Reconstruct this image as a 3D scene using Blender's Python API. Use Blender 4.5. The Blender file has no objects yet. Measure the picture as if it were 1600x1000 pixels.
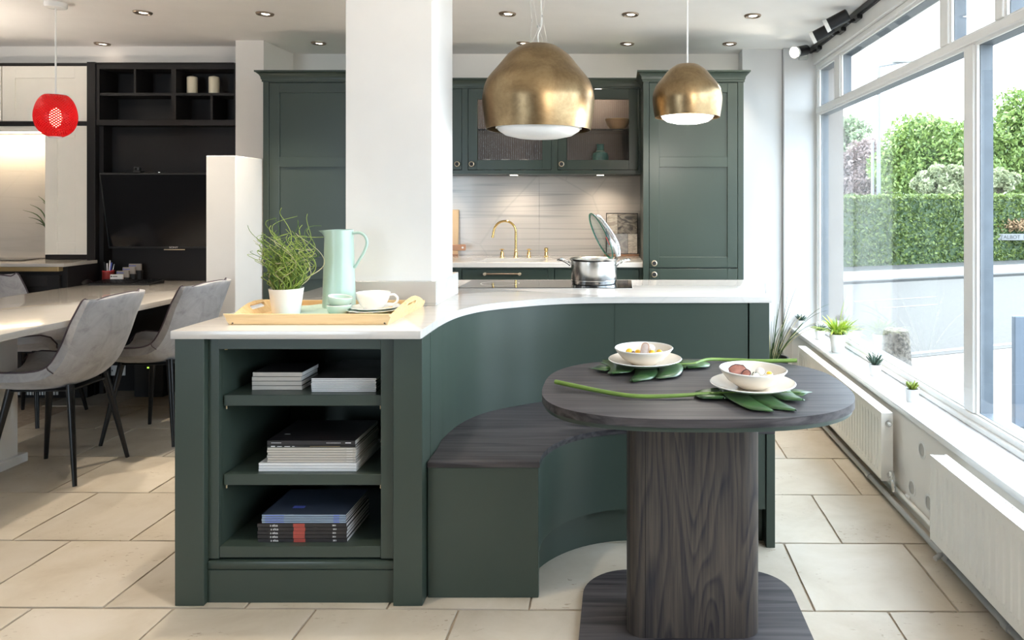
import bpy, bmesh, math, random
import numpy as np
from mathutils import Vector, Matrix, Euler

# ------------------------------------------------------------------ camera, world, sun, exposure
SC = bpy.context.scene
COL = SC.collection
random.seed(11)
EYE = 1.327                                     # camera height in metres; the lens looks along +Y
cam_data = bpy.data.cameras.new('camera')
cam_data.sensor_fit = 'HORIZONTAL'
cam_data.sensor_width = 36.0
cam_data.lens = 25.2
cam_data.shift_x = -0.1056                      # shift lens: verticals stay vertical
cam_data.shift_y = -0.11375
cam_data.clip_start = 0.05
cam = bpy.data.objects.new('camera', cam_data)
COL.objects.link(cam)
cam.location = (0, 0, EYE)
cam.rotation_euler = (math.radians(90), 0, 0)
SC.camera = cam

world = bpy.data.worlds.new('sky')
SC.world = world
world.use_nodes = True
bg = world.node_tree.nodes['Background']
bg.inputs[0].default_value = (0.80, 0.93, 1.07, 1)   # one even, bright hazy sky
bg.inputs[1].default_value = 8.4

sun_data = bpy.data.lights.new('sun', 'SUN')
sun_data.energy = 4.5
sun_data.angle = math.radians(2)
sun_data.color = (1.0, 0.94, 0.82)
sun = bpy.data.objects.new('sun', sun_data)
COL.objects.link(sun)
sun.rotation_euler = Vector((0.12, -0.60, -0.79)).to_track_quat('-Z', 'Y').to_euler()

SC.view_settings.view_transform = 'Standard'
SC.view_settings.look = 'None'
SC.view_settings.exposure = 0.35
SC.view_settings.gamma = 1.0
SC.view_settings.use_curve_mapping = False
try:
    SC.cycles.use_denoising = True
    SC.cycles.max_bounces = 14
    SC.cycles.diffuse_bounces = 8
    SC.cycles.transparent_max_bounces = 16
    SC.cycles.sample_clamp_indirect = 15.0
    SC.cycles.caustics_reflective = False
    SC.cycles.caustics_refractive = False
except Exception:
    pass

def portal(loc, rot, sx, sy):
    d = bpy.data.lights.new('window_portal', 'AREA')
    d.shape = 'RECTANGLE'; d.size = sx; d.size_y = sy
    d.cycles.is_portal = True
    o = bpy.data.objects.new('window_portal', d); COL.objects.link(o)
    o.location = loc; o.rotation_euler = rot
portal((1.56, 2.7, 1.36), (0, math.radians(90), 0), 1.9, 5.0)        # side shop window
portal((-3.9, -3.62, 1.30), (math.radians(90), 0, 0), 1.9, 2.2)      # front shop window behind the camera

SPOT_W = 84.0
WARM = (1.0, 0.88, 0.72)
def lamp(kind, loc, energy, color=WARM, aim=(0, 0, -1), angle=110, blend=0.6, size=0.04):
    d = bpy.data.lights.new('lamp_light', kind)
    d.energy = energy; d.color = color
    if kind == 'SPOT':
        d.spot_size = math.radians(angle); d.spot_blend = blend; d.shadow_soft_size = size
    elif kind == 'AREA':
        d.shape = 'RECTANGLE'; d.size = size[0]; d.size_y = size[1]
    else:
        d.shadow_soft_size = size
    o = bpy.data.objects.new('lamp_light', d); COL.objects.link(o)
    o.location = loc
    o.rotation_euler = Vector(aim).to_track_quat('-Z', 'Y').to_euler()
    return o

# photograph measure: column px at distance Y gives metres across, row py gives height
F = 1120.0
def gx(px, Y): return (px - 969.0) * Y / F
def gz(py, Y): return EYE + (318.0 - py) * Y / F

# ------------------------------------------------------------------ materials
MATS = {}
class NT:
    def __init__(s, name):
        s.m = bpy.data.materials.new(name); s.m.use_nodes = True
        s.t = s.m.node_tree; s.b = s.t.nodes['Principled BSDF']; s.out = s.t.nodes['Material Output']
        MATS[name] = s.m
    def n(s, kind, **kw):
        nd = s.t.nodes.new('ShaderNode' + kind)
        for k, v in kw.items(): setattr(nd, k, v)
        return nd
    def l(s, a, b): s.t.links.new(a, b)
    def coord(s, scale=(1, 1, 1), rot=(0, 0, 0), kind='Object', loc=(0, 0, 0)):
        tc = s.n('TexCoord'); mp = s.n('Mapping')
        mp.inputs['Scale'].default_value = scale; mp.inputs['Rotation'].default_value = rot
        mp.inputs['Location'].default_value = loc
        s.l(tc.outputs[kind], mp.inputs[0]); return mp.outputs[0]
    def noise(s, vec, scale, detail=4, rough=0.55, dist=0.0):
        nd = s.n('TexNoise'); nd.inputs['Scale'].default_value = scale
        nd.inputs['Detail'].default_value = detail; nd.inputs['Roughness'].default_value = rough
        nd.inputs['Distortion'].default_value = dist
        if vec is not None: s.l(vec, nd.inputs['Vector'])
        return nd.outputs['Fac']
    def ramp(s, fac, stops, interp='LINEAR'):
        r = s.n('ValToRGB'); r.color_ramp.interpolation = interp
        e = r.color_ramp.elements
        while len(e) < len(stops): e.new(0.5)
        for k, (p, c) in enumerate(stops):
            e[k].position = p; e[k].color = (*c, 1) if len(c) == 3 else c
        s.l(fac, r.inputs[0]); return r.outputs[0]
    def mixc(s, fac, a, b, mode='MIX'):
        m = s.n('MixRGB', blend_type=mode)
        for i, v in ((0, fac), (1, a), (2, b)):
            if isinstance(v, (int, float)): m.inputs[i].default_value = v
            elif isinstance(v, tuple): m.inputs[i].default_value = (*v, 1) if len(v) == 3 else v
            else: s.l(v, m.inputs[i])
        return m.outputs[0]
    def math(s, op, a, b=None, clamp=False):
        m = s.n('Math', operation=op, use_clamp=clamp)
        for i, v in ((0, a), (1, b)):
            if v is None: continue
            if isinstance(v, (int, float)): m.inputs[i].default_value = v
            else: s.l(v, m.inputs[i])
        return m.outputs[0]
    def bump(s, h, strength=0.3, dist=0.01):
        b = s.n('Bump'); b.inputs['Strength'].default_value = strength; b.inputs['Distance'].default_value = dist
        s.l(h, b.inputs['Height']); s.l(b.outputs[0], s.b.inputs['Normal'])
    def base(s, c):
        if isinstance(c, tuple): s.b.inputs['Base Color'].default_value = (*c, 1)
        else: s.l(c, s.b.inputs['Base Color'])
    def set(s, **kw):
        for k, v in kw.items(): s.b.inputs[k.replace('_', ' ')].default_value = v

def plain(name, c, rough=0.5, metal=0.0, vary=0.06, scale=6.0, bump=0.0, coat=0.0, spec=0.5):
    t = NT(name)
    f = t.noise(t.coord(), scale, 3)
    a = tuple(min(1, v * (1 - vary)) for v in c); b = tuple(min(1, v * (1 + vary)) for v in c)
    t.base(t.ramp(f, [(0.3, a), (0.7, b)]))
    t.set(Roughness=rough, Metallic=metal, Specular_IOR_Level=spec)
    if coat: t.set(Coat_Weight=coat, Coat_Roughness=0.1)
    if bump: t.bump(t.noise(t.coord(), scale * 20, 3), bump, 0.002)
    return t.m

def emit(name, c, strength):
    t = NT(name)
    t.base(c); t.b.inputs['Emission Color'].default_value = (*c, 1); t.set(Emission_Strength=strength)
    return t.m

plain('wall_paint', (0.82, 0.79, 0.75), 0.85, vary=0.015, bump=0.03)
plain('wall_paint_dimmed', (0.66, 0.66, 0.66), 0.85, vary=0.015, bump=0.03)  # wall paint darkened for the window corner, where daylight would clip it
plain('ceiling_paint', (0.88, 0.86, 0.84), 0.9, vary=0.015)
plain('pillar_paint', (0.84, 0.82, 0.80), 0.8, vary=0.015, bump=0.03)
plain('white_gloss', (0.82, 0.82, 0.81), 0.25, vary=0.02)
plain('sill_white', (0.80, 0.81, 0.83), 0.18, vary=0.02)
plain('frame_white', (0.80, 0.79, 0.77), 0.4, vary=0.03)
plain('frame_outer', (0.105, 0.125, 0.15), 0.45, vary=0.15, scale=14)
plain('sign_white', (0.17, 0.17, 0.17), 0.5, vary=0.02)
plain('sensor_grey', (0.50, 0.52, 0.50), 0.4)
plain('render_outer', (0.24, 0.205, 0.18), 0.8, vary=0.05)
plain('green_paint', (0.039, 0.055, 0.044), 0.33, vary=0.03, scale=3, spec=0.45)
plain('charcoal_paint', (0.0105, 0.009, 0.009), 0.5, vary=0.05, spec=0.3)
plain('showroom_dark', (0.07, 0.065, 0.06), 0.8)
plain('interior_brown', (0.17, 0.14, 0.125), 0.6)
plain('cream_paint', (0.84, 0.80, 0.72), 0.45, vary=0.02)
plain('black_metal', (0.012, 0.012, 0.013), 0.32, metal=0.4, vary=0.1)
plain('black_plastic', (0.016, 0.016, 0.017), 0.5, vary=0.1)
plain('screen_black', (0.006, 0.006, 0.007), 0.12, vary=0.1)
plain('hob_glass', (0.012, 0.012, 0.013), 0.06, vary=0.1)
plain('steel', (0.62, 0.60, 0.57), 0.24, metal=1.0, vary=0.04)
plain('chrome', (0.75, 0.75, 0.75), 0.15, metal=1.0, vary=0.03)
plain('pipe_grey', (0.42, 0.42, 0.41), 0.45, metal=0.2, vary=0.08)
plain('polished_brass', (0.80, 0.55, 0.22), 0.12, metal=1.0, vary=0.05)
plain('antique_bronze', (0.26, 0.20, 0.15), 0.4, metal=0.8, vary=0.15)
plain('gold_trim', (0.62, 0.45, 0.22), 0.35, metal=0.8, vary=0.05)
plain('pale_brass', (0.66, 0.55, 0.40), 0.35, metal=0.8, vary=0.05)
plain('radiator_white', (0.84, 0.82, 0.77), 0.35, vary=0.02)
plain('teal_ceramic', (0.09, 0.27, 0.245), 0.3, vary=0.35, scale=30, coat=0.3)
plain('mint_glaze', (0.42, 0.57, 0.50), 0.35, vary=0.04, coat=0.3)
plain('mint_cloth', (0.52, 0.66, 0.58), 0.9, vary=0.05, bump=0.2)
plain('white_china', (0.84, 0.83, 0.80), 0.2, vary=0.015, coat=0.3)
plain('cream_china', (0.76, 0.69, 0.60), 0.25, vary=0.02, coat=0.4)
plain('pot_white', (0.82, 0.82, 0.81), 0.4, vary=0.02)
plain('soil', (0.03, 0.022, 0.016), 0.95, vary=0.3, scale=60)
plain('candle_wax', (0.80, 0.72, 0.55), 0.5, vary=0.03)
plain('paper', (0.78, 0.77, 0.76), 0.8, vary=0.05, scale=40)
plain('cover_grey', (0.34, 0.31, 0.28), 0.55, vary=0.04)
plain('cover_taupe', (0.52, 0.48, 0.43), 0.55, vary=0.04)
plain('cover_white', (0.80, 0.79, 0.79), 0.5, vary=0.03)
plain('cover_black', (0.018, 0.015, 0.016), 0.4, vary=0.1)
plain('cover_photo', (0.05, 0.045, 0.045), 0.35, vary=0.7, scale=9)
plain('cover_navy', (0.05, 0.065, 0.10), 0.35)
plain('cover_blue', (0.22, 0.29, 0.38), 0.4, vary=0.04)
plain('ink_white', (0.85, 0.85, 0.85), 0.6)
plain('ink_black', (0.02, 0.02, 0.02), 0.6)
plain('ink_blue', (0.10, 0.14, 0.55), 0.6)
plain('ink_gold', (0.40, 0.30, 0.15), 0.6)
plain('spine_red', (0.36, 0.06, 0.045), 0.45)
plain('red_plastic', (0.30, 0.03, 0.025), 0.35)
plain('label_red', (0.75, 0.06, 0.06), 0.5)
plain('pale_wood', (0.66, 0.47, 0.28), 0.55, vary=0.1, scale=3)
plain('red_wood', (0.42, 0.22, 0.13), 0.5, vary=0.15, scale=8)
plain('pine_block', (0.70, 0.50, 0.24), 0.6, vary=0.1)
plain('asphalt', (0.068, 0.063, 0.058), 0.95, vary=0.12, scale=30)
plain('pavement', (0.20, 0.185, 0.165), 0.95, vary=0.08, scale=12)
plain('kerb_stone', (0.055, 0.053, 0.05), 0.9, vary=0.1)
plain('road_line', (0.14, 0.14, 0.14), 0.9, vary=0.05)
plain('dry_twig', (0.24, 0.15, 0.08), 0.9, vary=0.2)
plain('bark', (0.10, 0.08, 0.06), 0.9, vary=0.3, scale=20)
plain('panel_slate', (0.09, 0.11, 0.14), 0.5, vary=0.05)
plain('egg_yolk', (0.80, 0.48, 0.03), 0.45, vary=0.25, scale=50)
plain('egg_white', (0.82, 0.80, 0.76), 0.35, vary=0.03)
plain('sausage_grey', (0.40, 0.32, 0.28), 0.5, vary=0.15, scale=60)
plain('beet_red', (0.28, 0.10, 0.07), 0.4, vary=0.3, scale=50)
plain('olive_dark', (0.06, 0.02, 0.03), 0.3, vary=0.2)
plain('stem_green', (0.16, 0.26, 0.05), 0.4, vary=0.2, scale=12)
plain('grout', (0.36, 0.29, 0.22), 0.95, vary=0.15, scale=30)
plain('vent_grey', (0.50, 0.48, 0.45), 0.6, vary=0.1)
plain('post_grey', (0.16, 0.165, 0.17), 0.5)
plain('clear_cable', (0.72, 0.71, 0.68), 0.35, vary=0.02)
plain('fabric_white_cord', (0.85, 0.84, 0.82), 0.6, vary=0.02)
emit('lamp_glow', (1.0, 0.90, 0.74), 9.0)
emit('lamp_glow_soft', (1.0, 0.95, 0.88), 2.2)
emit('bulb_glow', (1.0, 0.85, 0.68), 7.0)
emit('led_green', (0.5, 0.9, 0.1), 1.0)

def foliage(name, dark, light, rough=0.5, trans=0.25):
    t = NT(name)
    g = t.n('NewGeometry')
    c = t.ramp(g.outputs['Random Per Island'], [(0.0, dark), (1.0, light)])
    t.base(c); t.set(Roughness=rough)
    tr = t.n('BsdfTranslucent'); t.l(c, tr.inputs[0])
    mx = t.n('MixShader'); mx.inputs[0].default_value = trans
    t.l(t.b.outputs[0], mx.inputs[1]); t.l(tr.outputs[0], mx.inputs[2]); t.l(mx.outputs[0], t.out.inputs[0])
    return t.m
foliage('leaf_hedge', (0.045, 0.075, 0.015), (0.18, 0.235, 0.058))
foliage('leaf_tree', (0.07, 0.125, 0.025), (0.27, 0.36, 0.10))
foliage('leaf_pale', (0.16, 0.19, 0.10), (0.42, 0.44, 0.26))
foliage('leaf_copper', (0.13, 0.085, 0.08), (0.32, 0.24, 0.22))
foliage('leaf_thin', (0.16, 0.22, 0.12), (0.40, 0.46, 0.28))
foliage('leaf_grass', (0.05, 0.13, 0.012), (0.42, 0.52, 0.10))
foliage('leaf_straw', (0.45, 0.42, 0.22), (0.62, 0.56, 0.36))
foliage('leaf_lime', (0.14, 0.28, 0.02), (0.50, 0.58, 0.08))
foliage('leaf_succulent', (0.04, 0.08, 0.06), (0.13, 0.19, 0.13))
foliage('leaf_rosette', (0.20, 0.28, 0.03), (0.40, 0.46, 0.07))
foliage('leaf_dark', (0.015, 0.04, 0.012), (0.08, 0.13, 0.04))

def quartz(name, c1=(0.635, 0.605, 0.575), line=(0.50, 0.48, 0.46), axis='Y', amount=0.5, rough=0.13, warp=0.35):
    t = NT(name)
    sc = {'Y': (0.35, 7, 7), 'Z': (0.16, 1.0, 15.0)}[axis]
    w1, w2, k2 = {'Y': (0.015, 0.03, 0.45), 'Z': (0.016, 0.02, 0.30)}[axis]
    a = t.noise(t.coord(sc), 1.0, 2 if axis == 'Z' else 3, 0.4, warp)
    l1 = t.ramp(a, [(0.5 - w1, (0, 0, 0)), (0.5, (1, 1, 1)), (0.5 + w1, (0, 0, 0))])
    b = t.noise(t.coord(tuple(v * 2.1 for v in sc), loc=(3, 1, 2)), 1.0, 1, 0.4, warp)
    l2 = t.ramp(b, [(0.5 - w2, (0, 0, 0)), (0.5, (k2, k2, k2)), (0.5 + w2, (0, 0, 0))])
    v = t.n('TexVoronoi', feature='DISTANCE_TO_EDGE'); v.inputs['Scale'].default_value = 1.25
    t.l(t.coord((1, 1.3, 0.9), (0.4, 0.5, 0.6), loc=(0.3, 0.7, 0.1)), v.inputs['Vector'])
    l3 = t.ramp(v.outputs['Distance'], [(0.0, (0.6, 0.6, 0.6)), (0.004, (0.3, 0.3, 0.3)), (0.009, (0, 0, 0))])
    cloud = t.noise(t.coord((1.2, 1.2, 1.2)), 1.6, 4)
    s = t.math('ADD', t.math('ADD', l1, l2), t.math('MULTIPLY', l3, 0.8), True)
    s = t.math('MULTIPLY', s, t.math('MULTIPLY', cloud, 2 * amount), True)
    t.base(t.mixc(s, c1, line))
    t.set(Roughness=rough, Coat_Weight=0.15)
    return t.m
quartz('quartz_top')
quartz('quartz_splash', (0.52, 0.49, 0.46), (0.27, 0.265, 0.255), 'Z', 0.55, 0.2, 0.15)
quartz('quartz_desk', (0.48, 0.45, 0.415), (0.33, 0.30, 0.265), 'Y', 0.2, 0.12)

def oak(name, grain):
    """dark stained oak; grain 'X' runs along the table, 'Z' up the pedestal"""
    t = NT(name)
    if grain == 'X':
        big = t.noise(t.coord((0.5, 10, 10)), 1.0, 2, 0.5, 0.6)
        fine = t.noise(t.coord((2.2, 62, 62)), 1.0, 3, 0.65)
        rings = t.math('FRACT', t.math('MULTIPLY', big, 7.0))
        dark, mid, lite = (0.013, 0.012, 0.015), (0.040, 0.035, 0.038), (0.085, 0.076, 0.078)
    else:
        big = t.noise(t.coord((5.5, 5.5, 0.75)), 1.0, 1.5, 0.45, 0.5)
        fine = t.noise(t.coord((160, 160, 5)), 1.0, 3, 0.6)
        rings = t.math('FRACT', t.math('MULTIPLY', big, 21.0))
        dark, mid, lite = (0.016, 0.016, 0.022), (0.056, 0.046, 0.040), (0.082, 0.066, 0.054)
    c = t.ramp(rings, [(0.0, dark), (0.28, mid), (0.8, lite), (1.0, dark)])
    c = t.mixc(0.45, c, t.ramp(fine, [(0.35, dark), (0.65, lite)]))
    t.base(c); t.set(Roughness=0.42, Specular_IOR_Level=0.28)
    t.bump(t.math('ADD', fine, rings), 0.12, 0.0015)
    return t.m
oak('oak_flat', 'X'); oak('oak_upright', 'Z')

def tray_wood():
    t = NT('tray_wood')
    f = t.noise(t.coord((4, 60, 60)), 1.0, 3, 0.6, 0.5)
    t.base(t.ramp(f, [(0.3, (0.62, 0.42, 0.20)), (0.7, (0.76, 0.56, 0.31))])); t.set(Roughness=0.5)
tray_wood()

def travertine():
    t = NT('travertine')
    oi = t.n('ObjectInfo')
    off = t.n('VectorMath', operation='SCALE'); t.l(oi.outputs['Random'], off.inputs['Scale'])
    off.inputs[0].default_value = (37, 91, 13)
    tc = t.n('TexCoord')
    add = t.n('VectorMath', operation='ADD'); t.l(tc.outputs['Object'], add.inputs[0]); t.l(off.outputs[0], add.inputs[1])
    v = add.outputs[0]
    a = t.noise(v, 3.0, 6, 0.6, 0.4)
    c = t.ramp(a, [(0.25, (0.40, 0.335, 0.255)), (0.5, (0.505, 0.445, 0.36)), (0.75, (0.58, 0.525, 0.455))])
    br = t.math('ADD', t.math('MULTIPLY', oi.outputs['Random'], 0.16), 0.90)
    cb = t.n('CombineXYZ')
    for k in range(3): t.l(br, cb.inputs[k])
    c = t.mixc(1.0, c, cb.outputs[0], 'MULTIPLY')
    mp = t.n('Mapping'); mp.inputs['Scale'].default_value = (38, 85, 60); t.l(v, mp.inputs[0])
    p = t.noise(mp.outputs[0], 1.0, 2, 0.5)
    area = t.noise(v, 4.5, 2)
    pit = t.math('MULTIPLY', t.ramp(p, [(0.64, (0, 0, 0)), (0.70, (1, 1, 1))]), t.ramp(area, [(0.52, (0, 0, 0)), (0.62, (1, 1, 1))]))
    c = t.mixc(t.math('MULTIPLY', pit, 0.7), c, (0.26, 0.19, 0.13))
    t.base(c); t.set(Roughness=0.5)
    t.bump(t.math('SUBTRACT', t.math('MULTIPLY', a, 0.4), pit), 0.35, 0.003)
travertine()

def aged_brass():
    t = NT('aged_brass')
    a = t.noise(t.coord(), 7.0, 6, 0.65, 0.6); b = t.noise(t.coord((1, 1, 1)), 60, 3)
    f = t.math('ADD', t.math('MULTIPLY', a, 0.8), t.math('MULTIPLY', b, 0.2))
    t.base(t.ramp(f, [(0.3, (0.20, 0.132, 0.07)), (0.5, (0.31, 0.215, 0.115)), (0.7, (0.42, 0.305, 0.17))]))
    t.set(Metallic=1.0)
    t.l(t.ramp(f, [(0.3, (0.38, 0.38, 0.38)), (0.7, (0.30, 0.30, 0.30))]), t.b.inputs['Roughness'])
aged_brass()

def velvet():
    t = NT('velvet_grey')
    a = t.noise(t.coord(), 11, 5, 0.65, 0.8)
    t.base(t.ramp(a, [(0.3, (0.25, 0.245, 0.25)), (0.5, (0.36, 0.355, 0.365)), (0.7, (0.43, 0.425, 0.44))]))
    t.set(Roughness=0.9, Sheen_Weight=0.35, Sheen_Roughness=0.4)
    t.bump(t.noise(t.coord(), 160, 2), 0.15, 0.002)
velvet()
plain('velvet_piping', (0.07, 0.05, 0.06), 0.8)

def glass(name, tint=(0.96, 0.98, 0.98), refl=1.0, rough=0.0):
    """thin sheet: lets light straight through, mirrors by its angle"""
    t = NT(name)
    tr = t.n('BsdfTransparent'); tr.inputs[0].default_value = (*tint, 1)
    gl = t.n('BsdfGlossy'); gl.inputs['Roughness'].default_value = rough
    ge = t.n('NewGeometry'); dt = t.n('VectorMath', operation='DOT_PRODUCT')
    t.l(ge.outputs['Incoming'], dt.inputs[0]); t.l(ge.outputs['Normal'], dt.inputs[1])
    c = t.math('SUBTRACT', 1.0, t.math('ABSOLUTE', dt.outputs['Value']), True)
    fr = t.math('ADD', 0.035, t.math('MULTIPLY', t.math('POWER', c, 5.0), 0.9))     # same from both sides of the sheet
    mx = t.n('MixShader')
    t.l(t.math('MULTIPLY', fr, refl, True), mx.inputs[0])
    t.l(tr.outputs[0], mx.inputs[1]); t.l(gl.outputs[0], mx.inputs[2]); t.l(mx.outputs[0], t.out.inputs[0])
    return t.m
glass('window_glass'); glass('shelf_glass', (0.80, 0.84, 0.84), 2.0)
def cloudy_glass():
    t = NT('tumbler_glass'); tr = t.n('BsdfTransparent'); mx = t.n('MixShader'); mx.inputs[0].default_value = 0.5
    t.base((0.80, 0.78, 0.74)); t.set(Roughness=0.15); t.l(tr.outputs[0], mx.inputs[1]); t.l(t.b.outputs[0], mx.inputs[2]); t.l(mx.outputs[0], t.out.inputs[0])
cloudy_glass()
glass('lid_glass', (0.72, 0.82, 0.85), 1.5, 0.02)
glass('teal_glass', (0.25, 0.62, 0.55), 1.2, 0.05)
glass('green_edge', (0.15, 0.62, 0.48), 1.0, 0.1)
glass('reeded_glass', (0.74, 0.68, 0.64), 1.3, 0.22)

def red_shade():
    t = NT('red_shade')
    tc = t.n('TexCoord'); sp = t.n('SeparateXYZ'); t.l(tc.outputs['Object'], sp.inputs[0])
    ang = t.math('MULTIPLY', t.math('ARCTAN2', sp.outputs[1], sp.outputs[0]), 34.0)
    zz = t.math('MULTIPLY', sp.outputs[2], 430.0)
    pat = t.math('MULTIPLY', t.math('SINE', ang), t.math('SINE', zz))
    hole = t.math('GREATER_THAN', pat, 0.38)                       # honeycomb of small perforations
    t.base((0.42, 0.012, 0.016)); t.set(Roughness=0.35)
    tl = t.n('BsdfTranslucent'); tl.inputs[0].default_value = (0.60, 0.012, 0.018, 1)
    m1 = t.n('MixShader'); m1.inputs[0].default_value = 0.55
    t.l(t.b.outputs[0], m1.inputs[1]); t.l(tl.outputs[0], m1.inputs[2])
    tp = t.n('BsdfTransparent'); tp.inputs[0].default_value = (1.0, 0.25, 0.22, 1)
    m2 = t.n('MixShader'); t.l(hole, m2.inputs[0]); t.l(m1.outputs[0], m2.inputs[1]); t.l(tp.outputs[0], m2.inputs[2])
    t.l(m2.outputs[0], t.out.inputs[0])
red_shade()

def granite():
    t = NT('granite')
    a = t.noise(t.coord(), 45, 3, 0.7)
    t.base(t.ramp(a, [(0.38, (0.05, 0.042, 0.036)), (0.5, (0.13, 0.112, 0.092)), (0.62, (0.19, 0.165, 0.14))])); t.set(Roughness=0.9)
granite()
def stone(name, a, b, scale, dist=2.0):
    t = NT(name); f = t.noise(t.coord((1, 1, 2.2)), scale, 5, 0.6, dist)
    t.base(t.ramp(f, [(0.42, a), (0.58, b)])); t.set(Roughness=0.25)
stone('stone_dark', (0.03, 0.03, 0.03), (0.22, 0.20, 0.17), 8)
stone('stone_grey', (0.30, 0.31, 0.33), (0.46, 0.46, 0.47), 5)
stone('stone_beige', (0.34, 0.31, 0.27), (0.52, 0.49, 0.44), 14)
stone('stone_speckle', (0.50, 0.47, 0.43), (0.70, 0.66, 0.60), 40, 0.2)

def monstera():
    t = NT('monstera_leaf')
    a = t.noise(t.coord(), 22, 3)
    c = t.ramp(a, [(0.3, (0.018, 0.060, 0.018)), (0.7, (0.055, 0.125, 0.035))])
    t.base(c); t.set(Roughness=0.3, Coat_Weight=0.3)
    t.bump(t.noise(t.coord(), 45, 2), 0.3, 0.004)
monstera()

# ------------------------------------------------------------------ mesh helpers
def rotz(a): return Matrix.Rotation(a, 4, 'Z')
class MB:
    """collects shapes and links them as ONE mesh object"""
    def __init__(s): s.bm = bmesh.new()
    def _new(s, verts, M):
        if M is not None:
            for v in verts: v.co = M @ v.co
    def box(s, x0, x1, y0, y1, z0, z1, bev=0.0, seg=1, M=None):
        if x0 > x1: x0, x1 = x1, x0
        if y0 > y1: y0, y1 = y1, y0
        if z0 > z1: z0, z1 = z1, z0
        vs = [s.bm.verts.new((x, y, z)) for z in (z0, z1) for y in (y0, y1) for x in (x0, x1)]
        fs = [s.bm.faces.new([vs[i] for i in q]) for q in ((0, 2, 3, 1), (4, 5, 7, 6), (0, 1, 5, 4), (2, 6, 7, 3), (0, 4, 6, 2), (1, 3, 7, 5))]
        if bev:
            es = list({e for f in fs for e in f.edges})
            r = bmesh.ops.bevel(s.bm, geom=es, offset=bev, segments=seg, affect='EDGES', profile=0.5)
            vs = list({v for f in r['faces'] for v in f.verts} | {v for v in vs if v.is_valid})
        s._new(vs, M); return s
    def prism(s, pts, z0, z1, bev=0.0, seg=2, M=None, bottom_bev=True):
        """polygon in XY raised from z0 to z1"""
        n = len(pts)
        a = [s.bm.verts.new((p[0], p[1], z0)) for p in pts]; b = [s.bm.verts.new((p[0], p[1], z1)) for p in pts]
        f0 = s.bm.faces.new(a[::-1]); f1 = s.bm.faces.new(b)
        for i in range(n): s.bm.faces.new((a[i], a[(i + 1) % n], b[(i + 1) % n], b[i]))
        vs = a + b
        if bev:
            es = list(f1.edges) + (list(f0.edges) if bottom_bev else [])
            r = bmesh.ops.bevel(s.bm, geom=es, offset=bev, segments=seg, affect='EDGES', profile=0.5)
            vs = list({v for f in r['faces'] for v in f.verts} | {v for v in vs if v.is_valid})
        s._new(vs, M); return s
    def lathe(s, prof, n=32, at=(0, 0, 0), M=None):
        rings = []; allv = []
        for r, z in prof:
            if r <= 1e-6: ring = [s.bm.verts.new((at[0], at[1], at[2] + z))]
            else: ring = [s.bm.verts.new((at[0] + r * math.cos(2 * math.pi * k / n), at[1] + r * math.sin(2 * math.pi * k / n), at[2] + z)) for k in range(n)]
            rings.append(ring); allv += ring
        for a, b in zip(rings, rings[1:]):
            for k in range(n):
                q = [a[k % len(a)], a[(k + 1) % len(a)], b[(k + 1) % len(b)], b[k % len(b)]]
                u = []
                for v in q:
                    if v not in u: u.append(v)
                if len(u) >= 3:
                    try: s.bm.faces.new(u)
                    except ValueError: pass
        s._new(allv, M); return s
    def tube(s, pts, r, n=8, cap=True, M=None):
        pts = [Vector(p) for p in pts]; m = len(pts)
        rs = list(r) if hasattr(r, '__len__') else [r] * m
        allv = []; rings = []; up = None
        for i, p in enumerate(pts):
            d = (pts[min(i + 1, m - 1)] - pts[max(i - 1, 0)]).normalized()
            if up is None:
                up = Vector((0, 0, 1)) if abs(d.z) < 0.9 else Vector((1, 0, 0))
            x = up.cross(d)
            if x.length < 1e-4: x = Vector((1, 0.3, 0)).cross(d)
            x.normalize(); y = d.cross(x); up = y
            ring = [s.bm.verts.new(p + rs[i] * (math.cos(2 * math.pi * k / n) * x + math.sin(2 * math.pi * k / n) * y)) for k in range(n)]
            rings.append(ring); allv += ring
        for a, b in zip(rings, rings[1:]):
            for k in range(n): s.bm.faces.new((a[k], a[(k + 1) % n], b[(k + 1) % n], b[k]))
        if cap: s.bm.faces.new(rings[0][::-1]); s.bm.faces.new(rings[-1])
        s._new(allv, M); return s
    def cyl(s, p0, p1, r, n=16, r1=None, M=None):
        return s.tube([p0, p1], [r, r if r1 is None else r1], n, True, M)
    def grid(s, fn, nu, nv, closed_v=False, M=None):
        g = [[s.bm.verts.new(fn(i / nu, j / nv)) for j in range(nv if closed_v else nv + 1)] for i in range(nu + 1)]
        for i in range(nu):
            for j in range(nv):
                j2 = (j + 1) % nv if closed_v else j + 1
                s.bm.faces.new((g[i][j], g[i + 1][j], g[i + 1][j2], g[i][j2]))
        s._new([v for r in g for v in r], M); return g
    def sphere(s, c, r, n=12, sq=(1, 1, 1), M=None):
        prof = [(r * math.sin(math.pi * k / (n // 2)), -r * math.cos(math.pi * k / (n // 2))) for k in range(n // 2 + 1)]
        prof[0] = (0, -r); prof[-1] = (0, r)
        b = Matrix.Translation(c) @ Matrix.Diagonal((*sq, 1))
        return s.lathe(prof, n, M=(M @ b) if M is not None else b)
    def ribbon(s, pts, th, z0, z1):
        """vertical sheet along a plan curve; thickness grows to the left of the direction of travel"""
        P = [Vector((p[0], p[1])) for p in pts]; m = len(P); O = []
        for i in range(m):
            d = (P[min(i + 1, m - 1)] - P[max(i - 1, 0)]).normalized()
            O.append(P[i] + th * Vector((-d.y, d.x)))
        return s.prism([tuple(p) for p in P] + [tuple(p) for p in O[::-1]], z0, z1)
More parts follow.
